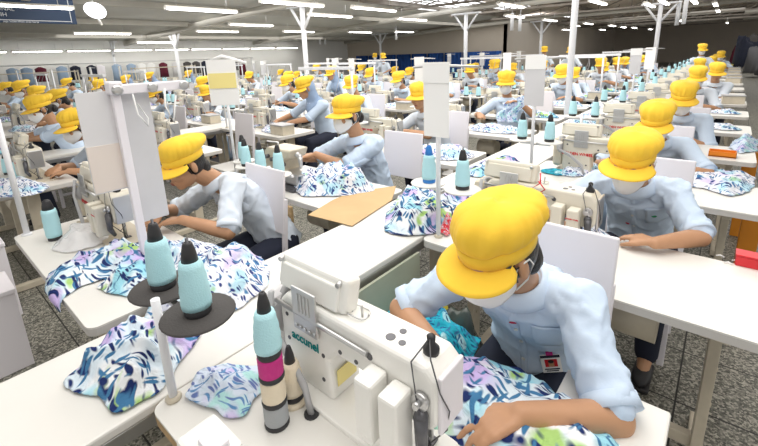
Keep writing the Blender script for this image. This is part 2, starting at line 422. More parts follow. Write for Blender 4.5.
    for t, rx, ry, fo in ((-.18, .145, .110, 0), (-.02, .156, .120, 0), (.15, .150, .112, .002), (.42, .142, .100, .006), (.66, .152, .104, .010), (.84, .158, .098, .006), (.93, .140, .080, 0), (.99, .092, .062, 0), (1.02, .060, .052, 0)):
        bend = math.sin(max(0, min(1, t))*PI)*.035
        c = Pl+(Sc-Pl)*t-fr*bend+fr*fo; dip = .065*max(0, min(1, (t-.86)/.12)); rs.append([c+lat*math.cos(2*PI*i/28)*rx+fr*math.sin(2*PI*i/28)*ry-spine*(dip*max(0, math.sin(2*PI*i/28))**1.5) for i in range(28)])
    q.rings(rs)
    cut = {}
    for Sx, E_, s in ((sl, El, 1), (sr, Er, -1)):
        d = (E_-Sx); q.limb([Sx-lat*s*.05+spine*.0, Sx+lat*s*.012, Sx+d*.45, Sx+d*.84], [.060, .062, .057, .059], 14)
        q.cyl(Sx+d*.80, Sx+d*.93, .058, .061, 14)
        cut[s] = (Sx+d*.93, d.normalized())
    sm = remesh(q, svox, 7 if near else 3, .5)
    if near or svox <= .012:
        for v in sm.vertices:
            c = v.co; a = noise.noise(c*9+V((px*5, 0, 0)))*.5; w0 = noise.noise(c*5+V((px*3, 2, 2)))*1.2; r_ = (1-abs(noise.noise(V((c.x*13+w0, c.y*8-w0, c.z*9+w0))+V((px*9, 3, 1)))))**4; r2 = (1-abs(noise.noise(V((c.x*22-w0, c.y*18, c.z*15+w0))+V((px*7, 1, 5)))))**4
            v.co = c+v.normal*(a*.010+r_*.013+r2*.006-.006)
    sm.materials.append(Mt[shirt]); sm.name = 'shirt'
    sh = mk('shirt', sm, body, link)
    # collar: stand and fold, with two points at the front
    q = MB(); ax_ = (spine*.55+(Hl-Sc).normalized()*.45).normalized(); fc = (fr-ax_*fr.dot(ax_)).normalized(); nb = Sc+ax_*.030+fc*.006
    def colf(u_, v_):
        a = R(-150+300*u_)+PI/2+PI; ca = (u_-.5)*2; point = max(0, abs(ca)-.55)/.45
        prof = ((.062, -.014), (.063, .014), (.070, .023), (.086, .008), (.104, -.026))
        i = v_*4; k0 = min(3, int(i)); f_ = i-k0
        rr = prof[k0][0]+(prof[k0+1][0]-prof[k0][0])*f_; zz = prof[k0][1]+(prof[k0+1][1]-prof[k0][1])*f_
        if v_ > .6: rr += point*.034*(v_-.6)/.4; zz -= point*.062*(v_-.6)/.4
        front = .012*max(0, math.cos(R(-150+300*u_)+PI))
        return nb+lat*(rr*1.0*math.cos(a))-fc*(rr*.95*math.sin(a))+ax_*(zz-.040*abs(ca)**2)
    q.grid(colf, 29, 9); q.thick(.003); q.build('collar', shirt, sh, link)
    for s in (-1, 1):                                   # turned-up sleeve hems
        c, d = cut[s]; q = MB(); q.cyl(c-d*.030, c+d*.004, .0615, .0635, 18, cap=True); q.build('sleeve_hem', shirt, sh, link)
    fpt = lambda t, lx=0, o=.010: Pl+(Sc-Pl)*t+lat*lx+fr*(.122+o-.0)-fr*math.sin(t*PI)*.03
    if near:
        from mathutils.bvhtree import BVHTree
        bv = BVHTree.FromPolygons([v.co for v in sm.vertices], [p.vertices for p in sm.polygons])
        def srf(t, lx, o=.003):
            p = Pl+(Sc-Pl)*t+lat*lx; h_ = bv.ray_cast(p+fr*.4, -fr)
            return (h_[0]+h_[1]*o, h_[1]) if h_[0] else (p+fr*.12, fr)
        q = MB(); pts = [srf(t, .006, .0015)[0] for t in [i/14*.98 for i in range(15)]]
        for a_, b_ in zip(pts, pts[1:]):
            pass
        q.grid(lambda u_, v_: srf(.05+.93*u_, -.012+.024*v_, .0025)[0], 24, 3); q.thick(.0018); q.build('placket', shirt, sh, link)
        for t in (.30, .50, .70, .88):
            c, nn = srf(t, 0, .004); q = MB(); q.cyl(c, c+nn*.003, .006, n=10); q.build('button', 'ivory', sh, link)
        def pocket(u_, v_): return srf(.58+.24*v_, .05+.09*u_, .003)[0]
        q = MB(); q.grid(pocket, 7, 8); q.thick(.0018); q.build('pocket', shirt, sh, link)
        if emblem:
            for (t, lx, m_, w_) in emblem:
                c, nn = srf(t, lx, .004); q = MB(); rr = nn.to_track_quat('Z', 'Y').to_matrix(); q.ell(c, (w_, w_*.6, .002), rr, 12); tag(q.build('emblem', m_, sh, link), 'small coloured emblem on shirt front')
        if badge:
            bt, bl = badge
            g = MB()
            cc = [srf(bt+.0, bl, .006)[0], srf(bt+.0, bl+.058, .006)[0], srf(bt+.18, bl+.058, .006)[0], srf(bt+.18, bl, .006)[0]]
            ox = (cc[1]-cc[0]).normalized(); oz = (cc[3]-cc[0]); oz = (oz-ox*oz.dot(ox)).normalized(); oy = ox.cross(oz)
            if oy.dot(fr) < 0: oy = -oy
            c0 = cc[0]+oy*.006; rr = M((ox, oy, oz)).transposed()
            pl = lambda x, z, o=0: c0+ox*x+oz*z+oy*o
            g.box(pl(.028, .042), (.058, .002, .086), .0005, rr); bd = g.build('identity_card', 'paper', sh, link); tag(bd, 'white identity card clipped to the shirt')
            for nm, x, z, a_, b_, m_ in (('card_band', .028, .078, .056, .010, 'navy'), ('card_photo', .028, .047, .036, .034, 'red'), ('portrait', .028, .044, .016, .022, 'skin'), ('card_line', .028, .018, .044, .004, 'navy'), ('card_line', .028, .009, .036, .003, 'navy')):
                g = MB(); g.box(pl(x, z, .0018 if nm != 'portrait' else .003), (a_, .0016, b_), 0, rr); g.build(nm, m_, bd, link)
            g = MB(); g.ell(pl(.028, .056, .0035), (.009, .0025, .008), rr, 8); g.build('portrait_hair', 'hair', bd, link)
            g = MB(); g.box(pl(.028, .092, .001), (.02, .005, .014), .001, rr); g.build('card_clip', 'magenta', bd, link)
    # ---- trousers and shoes
    q = MB(); q.ell(Pl+V((0, .01, -.02)), (.155, .120, .09), n=14)
    for s in (-1, 1):
        hip = Pl+V((.09*s, 0, -.02)); kn = V((.115*s, kneeY, hz-.04)) if not stand else V((.10*s, Pl.y-.01, hz*.52)); an = V((.12*s, kneeY+.06, .10)) if not stand else V((.11*s, Pl.y+.02, .10))
        q.limb([hip, kn, an], [.085, .070, .052], 12)
    tm = remesh(q, max(.014, svox), 3); tm.materials.append(Mt['navy']); tm.name = 'trousers'; mk('trousers', tm, body, link)
    for s in (-1, 1):
        an = V((.12*s, kneeY+.06, 0)) if not stand else V((.11*s, Pl.y+.02, 0))
        q = MB(); q.ell(an+V((0, -.07, .035)), (.042, .11, .035), n=10); q.box(an+V((0, -.07, .012)), (.08, .22, .022), .008); q.build('shoe', 'black', body, link)
    # ---- hair
    q = MB(); q.ell(hp(0, .026, .012), (.0795, .084, .096), hq, 18)
    if bun: q.ell(hp(0, .112, -.035), (.040, .034, .042), hq, 12)
    else: q.ell(hp(0, .075, -.055), (.055, .045, .06), hq, 12)
    for s in (-1, 1): q.tube([hp(.074*s, -.030, .025), hp(.079*s, -.024, -.005), hp(.076*s, -.016, -.035)], [.010, .007, .003], 6)
    q.build('hair', 'hair' if not hood else hood, body, link)
    if hood:
        q = MB(); q.ell(hp(0, .048, -.005), (.088, .088, .112), hq, 16); q.limb([hp(0, .05, -.07), nk+fr*.0, nk-spine*.09], [.078, .088, .135], 14)
        hm = remesh(q, .012, 3); hm.materials.append(Mt[hood]); hm.name = 'head_scarf'; mk('head_scarf', hm, body, link)
        # face opening: the scarf stops behind the cheeks because the face reaches in front of it
    # ---- cap: gathered crown, band, brim
    q = MB(); nn_ = 96 if vox < .012 else 40; rs = []; seed = px*3.1+H.y
    for rr, z, sh_ in ((.99, .056, 0), (1.05, .058, .003), (1.15, .068, .010), (1.22, .084, .016), (1.22, .102, .022), (1.14, .118, .025), (.95, .130, .025), (.64, .137, .024), (.30, .140, .023), (.02, .141, .023)):
        ring = []
        for i in range(nn_):
            a = 2*PI*i/nn_; pl_ = (.022*math.cos(22*a+4*math.sin(3*a+seed))+.022*math.cos(13*a+3*math.sin(2*a+seed)))*max(0, 1-abs(z-.090)/.05)
            wv = .07*noise.noise(V((math.cos(a)*2.2, math.sin(a)*2.2, z*16+seed)))
            back = 1+.03*max(0, math.sin(a))*min(1, max(0, (z-.05)*18))
            ring.append(hp(.0815*rr*(1+pl_+wv)*math.cos(a), (.098*rr*(1+pl_+wv)*math.sin(a))*back+.008+sh_, z-.010*math.sin(a)*min(1, (z-.05)*20)+.004*pl_*30*0))
        rs.append(ring)
    q.rings(rs); cap_ = q.build('cap', capm, body, link)
    q = MB(); q.rings([[hp(.0840*k_*math.cos(2*PI*i/40), .1015*k_*math.sin(2*PI*i/40)+.008, z) for i in range(40)] for k_, z in ((.98, .022), (1.015, .023), (1.035, .040), (1.02, .058), (.97, .061))], cap=True); q.build('band', capm, cap_, link)
    def brim(u_, v_):
        a = R(-90+(-72+144*u_)); e_ = math.sin(u_*PI)**.6
        r_ = 1.0+v_*(.66*e_+.02); return hp(.0840*r_*math.cos(a)*(1+.16*v_), .1015*r_*math.sin(a)+.008, .028-.014*v_*e_-.016*v_*v_*abs(math.cos(a))-.004)
    q = MB(); q.grid(brim, 25, 7); q.thick(.004); q.build('brim', capm, cap_, link)
    # ---- mask
    if mask:
        mz = -.03 if open_mask else 0
        def mk_(u_, v_):
            a = R(-78+156*u_)-PI/2; s_ = abs(u_-.5)*2
            top = -.006-.020*s_**2; bot = -.118+.052*s_**2
            z = top+(bot-top)*v_+mz
            bulge = math.sin(min(1, max(0, v_))*PI)
            fx = .074+.004*bulge; fy = .098+.020*bulge*(1-s_)+(.012*(1-s_)**2*(1-v_)**.5)
            fx *= 1-.10*v_; fy *= 1-.12*v_*v_
            return hp(fx*math.cos(a), fy*math.sin(a)+.002, z+.0025*math.sin(v_*5*2*PI)*(1-s_)*.3)
        q = MB(); q.grid(mk_, 21, 10); q.thick(.0025); mo = q.build('face_mask', mat_mask, body, link)
        for s in (-1, 1):
            q = MB(); q.tube([hp(x*s, y, z+mz*.7) for x, y, z in ((.071, -.022, -.026), (.079, -.004, .006), (.088, .022, .016), (.083, .034, -.010), (.079, .012, -.045), (.064, -.016, -.070))], .0022, 5); q.build('ear_loop', mat_mask, mo, link)
    if glasses:
        q = MB()
        for s in (-1, 1):
            q.tube([hp(.033*s+.024*math.cos(a), -.106, .000+.017*math.sin(a)) for a in [2*PI*i/16 for i in range(17)]], .0016, 5)
            q.tube([hp(.057*s, -.105, .004), hp(.079*s, -.03, .008), hp(.082*s, .01, .004)], .0016, 5)
        q.tube([hp(-.009, -.106, .003), hp(0, -.109, .006), hp(.009, -.106, .003)], .0016, 5); q.build('spectacles', 'glass', body, link)
    return body

# ---------------------------------------------------------------- furniture and machines (prototypes, unlinked)
TZ = .75
def make_table(wd=1.2, dp=.52):
    """origin: floor below the left near corner; the top spans x 0..wd, y 0..dp"""
    t = empty('sewing_table', link=False); lk = False
    q = MB(); r_ = .035; pts = []
    for cx_, cy_, a0 in ((r_, r_, 180), (wd-r_, r_, 270), (wd-r_, dp-r_, 0), (r_, dp-r_, 90)):
        for k in range(5): a = R(a0+k*22.5); pts.append((cx_+r_*math.cos(a), cy_+r_*math.sin(a)))
    q.rings([[(x, y, z) for x, y in pts] for z in (TZ-.006, TZ)], True)
    for f in q.b.faces: f.smooth = False
    q.build('tabletop', 'white', t, lk)
    q = MB(); q.rings([[(x, y, z) for x, y in pts] for z in (TZ-.032, TZ-.0065)], True)
    for f in q.b.faces: f.smooth = False
    q.build('table_edge', 'edge', t, lk)
    for x in (.14, wd-.14):
        q = MB(); q.box((x, dp*.5, .38), (.035, .075, .69), .004); q.box((x, dp*.5, .70), (.04, dp-.1, .035), .004); q.box((x, dp*.5, .025), (.05, dp-.02, .045), .005)
        for z in (.3, .45, .6): q.cyl((x+.0175, dp*.5, z), (x+.022, dp*.5, z), .008, n=8)
        q.build('leg', 'tan', t, lk)
    q = MB(); q.box((wd/2, dp*.5, .12), (wd-.28, .035, .05), .004); q.build('stretcher', 'tan', t, lk)
    q = MB(); q.cyl((wd*.58, dp*.42, .58), (wd*.58+.2, dp*.42, .58), .075, n=16); q.box((wd*.58+.1, dp*.42, .67), (.14, .1, .06), .01); q.build('motor', 'tan', t, lk)
    q = MB(); q.box((wd*.5, dp*.8, .10), (.28, .2, .02), .006, M.Rotation(R(12), 3, 'X')); q.build('pedal', 'dsteel', t, lk)
    return freeze(t)
def make_lockstitch(brand, bcol, first=False, body='cream', lk=False):
    """needle above the origin, pillar towards -x, operator at +y"""
    t = empty('sewing_machine', link=lk)
    q = MB(); q.box((-.19, 0, .004), (.56, .178, .016), .005); q.build('bed_plate', 'tan' if not first else body, t, lk)
    q = MB(); q.prism([(-.43, .008), (-.245, .008), (-.255, .12), (-.225, .150), (-.07, .150), (-.055, .105), (.030, .105), (.045, .13), (.045, .225), (.02, .25), (-.40, .25), (-.43, .22)], -.050, .050, .012, 3); bd = q.build('body', body, t, lk)
    q = MB(); q.lathe([(.02, 0), (.064, .004), (.070, .018), (.066, .034), (.03, .04)], (-.430, 0, .165), 24, M.Rotation(-PI/2, 3, 'Y')); q.lathe([(.03, .03), (.028, .055), (.01, .06)], (-.430, 0, .165), 16, M.Rotation(-PI/2, 3, 'Y')); q.build('handwheel', 'grey', t, lk)
    q = MB(); q.box((-.462, .0, .13), (.06, .13, .20), .025); q.build('motor_cover', 'lgrey' if first else 'tan', t, lk)
    # control panel on top of the arm
    tilt = M.Rotation(R(-14), 3, 'X')
    q = MB(); q.box((-.330, .0, .287), (.245, .050, .085), .012, tilt, 3); q.box((-.330, -.028, .285), (.205, .012, .060), .004, tilt); cp = q.build('control_panel', body, t, lk)
    q = MB(); q.box((-.330, .027, .293), (.16, .004, .05), .002, tilt); q.build('display', 'dsteel', cp, lk)
    q = MB(); q.box((-.315, -.060, .235), (.085, .006, .115), .002)
    for i in range(5): q.cyl((-.345+i*.016, -.063, .190), (-.345+i*.016, -.067, .190), .005, n=8)
    for i in range(4): q.box((-.332+i*.012, -.064, .255), (.004, .003, .05))
    q.build('panel_bracket', 'steel', cp, lk)
    for x in (-.44, -.23): q = MB(); q.cyl((x, -.012, .322), (x, -.030, .319), .006, n=8); q.build('panel_screw', 'steel', cp, lk)
    q = MB(); q.cyl((-.43, -.058, .222), (-.12, -.058, .215), .006, n=8); q.build('rear_rail', 'steel', t, lk)
    # rear covers beside the head
    for x, z in ((-.092, .125), (-.030, .120)):
        q = MB(); q.box((x, -.080, z), (.045, .058, .145), .007); q.cyl((x+.006, -.108, z-.055), (x+.006, -.110, z-.055), .004, n=8); q.build('rear_cover', body if first else 'cream', t, lk)
    q = MB(); q.box((.047, 0, .17), (.010, .085, .13), .004); q.build('face_plate', 'lilac' if first else 'steel', t, lk)
    q = MB(); q.cyl((0, 0, .03), (0, 0, .12), .006, n=8); q.cyl((0, 0, .010), (0, 0, .035), .0015, n=6); q.build('needle_bar', 'steel', t, lk)
    q = MB(); q.cyl((-.018, .0, .02), (-.018, .0, .12), .006, n=8); q.box((-.005, 0, .014), (.022, .04, .006), .002); q.box((-.012, 0, .03), (.018, .014, .03), .003); q.build('presser_foot', 'dsteel', t, lk)
    q = MB(); q.limb([(.018, -.062, .150), (.022, -.066, .085), (.010, -.05, .050)], [.015, .012, .009], 8); q.build('lifting_lever', 'dsteel', t, lk)
    q = MB(); q.cyl((.015, -.052, .18), (.015, -.064, .18), .018, n=14); q.cyl((.015, -.064, .18), (.015, -.078, .18), .007, n=8); q.build('tension_dial', 'steel', t, lk)
    q = MB(); q.lathe([(.016, 0), (.017, .012), (.008, .022), (.009, .038), (.004, .042)], (.005, -.005, .248), 14); q.build('thread_post', 'black', t, lk)
    for x, y, z in ((-.055, -.02, .2505), (-.085, -.02, .2505), (-.075, .01, .2505)): q = MB(); q.cyl((x, y, z-.003), (x, y, z+.001), .011 if x < -.08 else .008, n=12); q.build('oil_plug', 'dsteel', t, lk)
    for x, z in ((-.40, .19), (-.38, .06), (-.275, .06), (-.27, .13), (-.21, .17), (-.16, .17), (-.12, .205), (-.40, .12)): q = MB(); q.cyl((x, -.049, z), (x, -.0515, z), .0055 if z != .205 else .009, n=10); q.build('screw', 'dsteel', t, lk)
    q = MB(); q.tube([(-.19+.030*math.cos(a), -.005+.022*math.sin(a), .258+.003*math.sin(3*a)) for a in [2*PI*i/18 for i in range(19)]], .0022, 5)
    for dx in (-.02, .012): q.cyl((-.19+dx, -.005, .25), (-.19+dx*1.3, -.01, .285), .003, n=6)
    q.build('thread_guide', 'steel', t, lk)
    q = MB(); q.tube([(.005, -.01, .285), (.030, -.045, .27), (.052, -.048, .21), (.056, -.02, .15), (.045, -.01, .09), (.02, -.03, .06)], .0016, 5); q.tube([(.005, -.01, .285), (-.01, -.052, .25), (.012, -.066, .18), (.030, -.055, .10), (.005, -.01, .04)], .0018, 5); q.build('thread', 'dsteel', t, lk)
    q = MB(); q.tube([(-.445, -.06, .24), (-.452, -.075, .16), (-.37, -.088, .13), (-.29, -.098, .07), (-.272, -.10, .0)], .008, 8); q.tube([(-.445, -.06, .23), (-.44, -.078, .15), (-.36, -.092, .115), (-.285, -.1, .055), (-.267, -.10, .0)], .006, 8); q.build('cable', 'grey', t, lk)
    q = MB(); q.cyl((-.27, -.10, .0), (-.27, -.10, .0045), .018, n=14); q.build('cable_hole', 'black', t, lk)
    if first:
        text(brand, .034, 'brand_lettering', bcol, (-.335, -.0515, .140), RX90, t, lk, bold=.0006)
        q = MB(); q.box((-.2455, 0, .065), (.002, .065, .045), .0005); q.build('warning_label', 'yell2', t, lk)
    else:
        text(brand, .026, 'brand_lettering', bcol, (-.335, -.0515, .130), RX90, t, lk, bold=.0007)
        text(brand, .0065, 'cover_lettering', bcol, (-.030, -.1095, .155), RX90, t, lk, bold=.0003)
    return freeze(t)
def make_overlock(lk=False):
    t = empty('overlock_machine', link=lk)
    q = MB(); q.box((0, 0, .012), (.42, .30, .024), .006); q.build('base_plate', 'dsteel', t, lk)
    q = MB(); q.prism([(-.15, .024), (.13, .024), (.13, .10), (.03, .115), (.03, .17), (.10, .19), (.13, .25), (-.12, .25), (-.15, .22)], -.09, .07, .014, 3); q.build('body', 'tan', t, lk)
    q = MB(); q.box((.135, -.02, .065), (.13, .17, .075), .01); q.box((.15, -.02, .107), (.17, .19, .008), .002); q.build('work_plate', 'steel', t, lk)
    q = MB(); q.lathe([(.02, 0), (.06, .005), (.06, .03), (.02, .035)], (-.15, 0, .15), 20, M.Rotation(-PI/2, 3, 'Y')); q.build('handwheel', 'dsteel', t, lk)
    q = MB(); q.limb([(.08, -.02, .23), (.14, -.02, .20), (.145, -.02, .13)], [.022, .018, .010], 8); q.build('presser_arm', 'steel', t, lk)
    q = MB(); q.tube([(-.10, -.09, .25), (-.10, -.09, .29), (.02, -.09, .295), (.02, -.09, .25)], .006, 6); q.build('carry_handle', 'steel', t, lk)
    for i in range(4):
        q = MB(); q.cyl((-.10+i*.055, -.088, .19-.012*i), (-.10+i*.055, -.115, .19-.012*i), .014, n=12); q.build('tension_dial', 'dsteel', t, lk)
    q = MB(); q.box((-.02, -.094, .07), (.16, .01, .05), .004); q.build('side_cover', 'dsteel', t, lk)
    return freeze(t)
def make_stand(disc='white', top=.98, tall=1.53, sheet=True, discs=2, lk=False, dr=.082, sp=.09, pole='post', body=None):
    """pole at the origin on the table; discs either side along x"""
    t = empty('thread_stand', (0, 0, 0), link=lk); z0 = TZ
    q = MB(); q.cyl((0, 0, z0), (0, 0, z0+(tall if tall else top+.03)-z0), .0105, n=12); q.build('pole', pole, t, lk)
    q = MB(); q.lathe([(.018, 0), (.02, .006), (.013, .012)], (0, 0, z0), 14); q.build('base_collar', 'tan', t, lk)
    q = MB(); q.box((0, .05, top-.02), (sp*2+.02, .016, .014), .003); q.box((0, .025, top-.02), (.016, .06, .014), .003); q.build('cross_bar', 'steel', t, lk)
    for s in ((-1, 1) if discs == 2 else (1,)):
        q = MB(); q.lathe([(.01, -.004), (dr-.003, -.004), (dr, 0), (dr-.003, .004), (.012, .004)], (sp*s, .055, top), 28); d = q.build('disc', disc, t, lk)
        q = MB(); q.cyl((sp*s, .055, top), (sp*s, .055, top+.19), .0035, n=6); q.build('spindle', 'dsteel', d, lk)
    if tall:
        q = MB(); q.tube([(-.16, .05, tall-.02), (0, .0, tall-.01), (.16, .05, tall-.02)], .006, 6); q.build('thread_guide_bar', 'steel', t, lk)
    if sheet:
        q = MB(); q.box((0, -.016, tall-.155), (.125, .004, .31), .001); ws_ = q.build('work_sheet', 'paper' if sheet is True else sheet, t, lk); q = MB(); q.box((0, -.019, tall-.04), (.128, .004, .085), .001); q.build('header_card', 'paper', ws_, lk)
    return freeze(t)
def make_cone(bands, lk=False, tip='black', base='black', h=.175, rb=.0275, rt=.018):
    """a thread cone standing on its base"""
    t = empty('thread_cone', link=lk)
    q = MB(); q.lathe([(rb+.002, 0), (rb+.003, .004), (rb+.002, .02), (rb-.002, .022)], n=20); q.build('cone_base', base, t, lk)
    zz = .018
    H_ = h-.045
    n = len(bands)
    for i, m_ in enumerate(bands):
        a, b = i/n, (i+1)/n; r0 = rb+(rt-rb)*a+.006; r1 = rb+(rt-rb)*b+.006
        q = MB(); pr = [(r0-.004, zz+(H_-zz)*a+.001)]
        for k in range(9):
            f_ = k/8; pr.append((r0+(r1-r0)*f_+.0025*math.sin(f_*PI)+(.0008 if k % 2 else -.0006), zz+(H_-zz)*(a+(b-a)*f_)))
        pr.append((r1-.005, zz+(H_-zz)*b+.001)); q.lathe(pr, n=20); q.build('thread_winding', m_, t, lk)
    q = MB(); q.lathe([(rt+.001, H_-.004), (rt-.002, H_+.02), (rt-.007, h-.004), (rt-.009, h), (rt-.012, h), (rt-.012, h-.012)], n=18); q.build('cone_tip', tip, t, lk)
    return freeze(t)
def make_chair(lk=False):
    """seat centred on the origin, sitter faces -y"""
    t = empty('work_chair', link=lk)
    q = MB(); q.box((0, 0, .402), (.40, .36, .022), .006); q.build('seat', 'white', t, lk)
    q = MB(); q.box((0, .205, .80), (.37, .016, .36), .006, M.Rotation(R(-6), 3, 'X')); q.build('backrest', 'lilac', t, lk)
    for sx in (-1, 1):
        q = MB(); q.box((sx*.175, .195, .62), (.028, .022, .40), .003, M.Rotation(R(-6), 3, 'X')); q.build('back_post', 'lilac', t, lk)
        for sy in (-1, 1):
            q = MB(); q.box((sx*.175, sy*.155, .1955), (.03, .03, .391), .003); q.build('leg', 'lilac', t, lk)
    q = MB()
    for sx in (-1, 1): q.box((sx*.175, 0, .15), (.02, .28, .025), .002)
    q.box((0, .155, .15), (.32, .02, .025), .002); q.build('stretcher', 'lilac', t, lk)
    return freeze(t)

# ---------------------------------------------------------------- crumpled cloth
def inside(p, poly):
    x, y = p; c = False; j = len(poly)-1
    for i in range(len(poly)):
        xi, yi = poly[i]; xj, yj = poly[j]
        if (yi > y) != (yj > y) and x < (xj-xi)*(y-yi)/(yj-yi)+xi: c = not c
        j = i
    return c
def edist(p, poly):
    d = 9
    for i in range(len(poly)):
        a = V(poly[i-1]); b = V(poly[i]); q = V(p); ab = b-a
        t = max(0, min(1, (q-a).dot(ab)/max(1e-9, ab.length_squared))); d = min(d, (q-a-ab*t).length)
    return d
def cloth(poly, h, seed, m='print', res=.010, z0=TZ, base=None, edge=None, freq=8, flat_=.25, name='garment_piece', label=None, cat='fabric', group=None, wob=.018, link=True):
    """poly: world outline; base(x,y): height of what it lies on; edge=(axis, value, sign): hangs down past that table edge"""
    cx_ = sum(p[0] for p in poly)/len(poly); cy_ = sum(p[1] for p in poly)/len(poly); P2 = [(p[0]-cx_, p[1]-cy_) for p in poly]
    x0 = min(p[0] for p in P2); x1 = max(p[0] for p in P2); y0 = min(p[1] for p in P2); y1 = max(p[1] for p in P2)
    b = MB(); vs = {}; so = V((seed*7.3, seed*3.1, seed))
    def vert(i, j):
        if (i, j) in vs: return vs[(i, j)]
        x = x0+i*res; y = y0+j*res; p = V((x, y, 0))
        d = edist((x, y), P2); f_ = min(1, d/.085); f_ = f_*f_*(3-2*f_)
        q = p*freq+so; wx = noise.noise(q*.6)*.9; qa = V((q.x*math.cos(seed)+q.y*math.sin(seed), q.y*math.cos(seed)-q.x*math.sin(seed), 0))
        rd = (1-abs(noise.noise(V((q.x+wx, q.y*1.3-wx, seed)))))**2.2; r2 = (1-abs(noise.noise(q*2.3+V((3, 1, 0)))))**2
        q3 = q*1.9+V((5, 2, seed)); r3 = (1-abs(noise.noise(V((qa.x*1.5-wx, qa.y*.5+wx, seed+1)))))**3.5
        z = h*f_*(flat_+.24*rd+.16*r2+.46*r3+.18*noise.noise(q*.5)) + .004 + .003*r2
        z = max(.003, z)
        X, Y = x+noise.noise(q*1.7+V((9, 0, 0)))*wob*f_, y+noise.noise(q*1.7+V((0, 9, 4)))*wob*f_
        wx_, wy_ = X+cx_, Y+cy_
        if edge:
            ax, val, sg = edge; over = ((wx_ if ax == 'x' else wy_)-val)*sg
            if over > 0:
                o_ = min(over, .02)
                if ax == 'x': X = val-cx_+sg*(o_*.7+z*.6+.004)
                else: Y = val-cy_+sg*(o_*.7+z*.6+.004)
                z = z*.4-over*1.15
        zb = base(wx_, wy_)-z0 if base else 0
        v = b.b.verts.new((X, Y, z+zb)); vs[(i, j)] = v; return v
    ni = int((x1-x0)/res)+1; nj = int((y1-y0)/res)+1
    wobb = lambda x, y: (x+.012*noise.noise(V((x*22, y*22, seed))), y+.012*noise.noise(V((x*22, y*22, seed+5))))
    for i in range(ni):
        for j in range(nj):
            if inside(wobb(x0+(i+.5)*res, y0+(j+.5)*res), P2):
                b._fin([b.b.faces.new((vert(i, j), vert(i+1, j), vert(i+1, j+1), vert(i, j+1)))])
    for _ in range(4):
        nb_ = {}
        for v in b.b.verts:
            es = [e for e in v.link_edges if e.is_boundary]
            if len(es) == 2: nb_[v] = v.co*.4+(es[0].other_vert(v).co+es[1].other_vert(v).co)*.3
        for v, c in nb_.items(): v.co = c
    bmesh.ops.smooth_vert(b.b, verts=b.b.verts[:], factor=.35, use_axis_x=True, use_axis_y=True, use_axis_z=True)
    bmesh.ops.solidify(b.b, geom=b.b.faces[:], thickness=.0015)
    for f in b.b.faces: f.smooth = True
    o = b.build(name, m, None, link); o.location = (cx_, cy_, z0+.0015)
    KIDS[o.name] = []
    return tag(o, label, cat, group)
def pxpoly(pts, z=TZ): return [tuple(at(x, y, z))[:2] for x, y in pts]
def blob(cx_, cy_, rx, ry, seed, n=18):
    return [(cx_+rx*math.cos(2*PI*i/n)*(1+.3*noise.noise(V((math.cos(2*PI*i/n)*1.3, math.sin(2*PI*i/n)*1.3, seed*2.7)))), cy_+ry*math.sin(2*PI*i/n)*(1+.3*noise.noise(V((math.cos(2*PI*i/n)*1.3, math.sin(2*PI*i/n)*1.3, seed*2.7+9))))) for i in range(n)]

# ================================================================ the room
def struct(o): o['kind'] = 'structure'; return o
q = MB(); q.box((-8, 18, -.05), (44, 64, .1)); struct(q.build('floor', 'floor'))
CZ = lambda x: min(3.62, 3.62+.055*(x+.5))
q = MB(); q.rings([[(x, -4, CZ(x)), (x, 46, CZ(x)), (x, 46, CZ(x)+.08), (x, -4, CZ(x)+.08)] for x in (-22, -9)]); o = struct(q.build('ceiling', 'ceil'))
q = MB(); q.rings([[(x, -4, CZ(x)), (x, 46, CZ(x)), (x, 46, CZ(x)+.08), (x, -4, CZ(x)+.08)] for x in (-9, -.5, 12)]); o = struct(q.build('ceiling', 'ceild'))
q = MB(); q.box((-20.1, 8, 1.4), (.2, 26, 2.8)); struct(q.build('wall_left', 'wall'))
q = MB(); q.box((-14.5, 20.6, 1.7), (11.4, .2, 3.4)); struct(q.build('wall_back', 'wallb'))
q = MB(); q.box((-8.9, 33, 1.8), (.2, 25, 3.6)); struct(q.build('wall_return', 'wallb'))
q = MB(); q.box((1.5, 45, 1.9), (21, .2, 3.8)); struct(q.build('wall_rear', 'wallb'))
for i, (y, z) in enumerate(((2.0, 3.0), (6.9, 2.96), (13.2, 2.96), (20.2, 2.96), (28, 3.0), (36, 3.0))):
    q = MB()
    xa, xb = (-19.9, 9)
    if y > 20.5: xa = -8.7
    for a, b in ((xa, (xa+xb)/2), ((xa+xb)/2, xb)):
        za, zb = min(z, CZ(a)-.12), min(z+.1, CZ(b)-.12)
        q.rings([[(x, y-.06, zz-.09), (x, y+.06, zz-.09), (x, y+.06, zz+.09), (x, y-.06, zz+.09)] for x, zz in ((a, za), (b, zb))])
    struct(q.build('beam', 'beam'))
for i, x in enumerate((-17.5, -14, -11, -8.2, -5.4, -2.6, .2, 3)):
    q = MB(); y1 = 20.3 if x < -9 else 44.5
    q.box((x, (y1-2)/2, CZ(x)-.10), (.07, y1+2, .14)); struct(q.build('beam', 'beam' if x < -9 else 'dbeam'))
for k in range(9):                                    # light roof trusses over the deep right side
    y = 11+k*3.6; q = MB()
    xs = [-8.6+1.1*i for i in range(15)]
    for a, b in zip(xs, xs[1:]):
        q.cyl((a, y, 2.95), (b, y, CZ((a+b)/2)-.1), .02, n=5); q.cyl((b, y, 2.95), (b, y, CZ(b)-.05), .016, n=5)
    q.box((-.9, y, 2.93), (15.4, .06, .06)); struct(q.build('beam', 'dbeam'))
def column(x, y, top=2.95, r_=.065, arms=True, z0=0):
    q = MB(); q.cyl((x, y, z0), (x, y, top), r_, n=12)
    if arms:
        for s in (-1, 1): q.cyl((x, y, top-.62), (x+s*.46, y, top), r_*.55, n=8)
        q.box((x, y, top), (1.1, .14, .05))
    struct(q.build('column', 'post'))
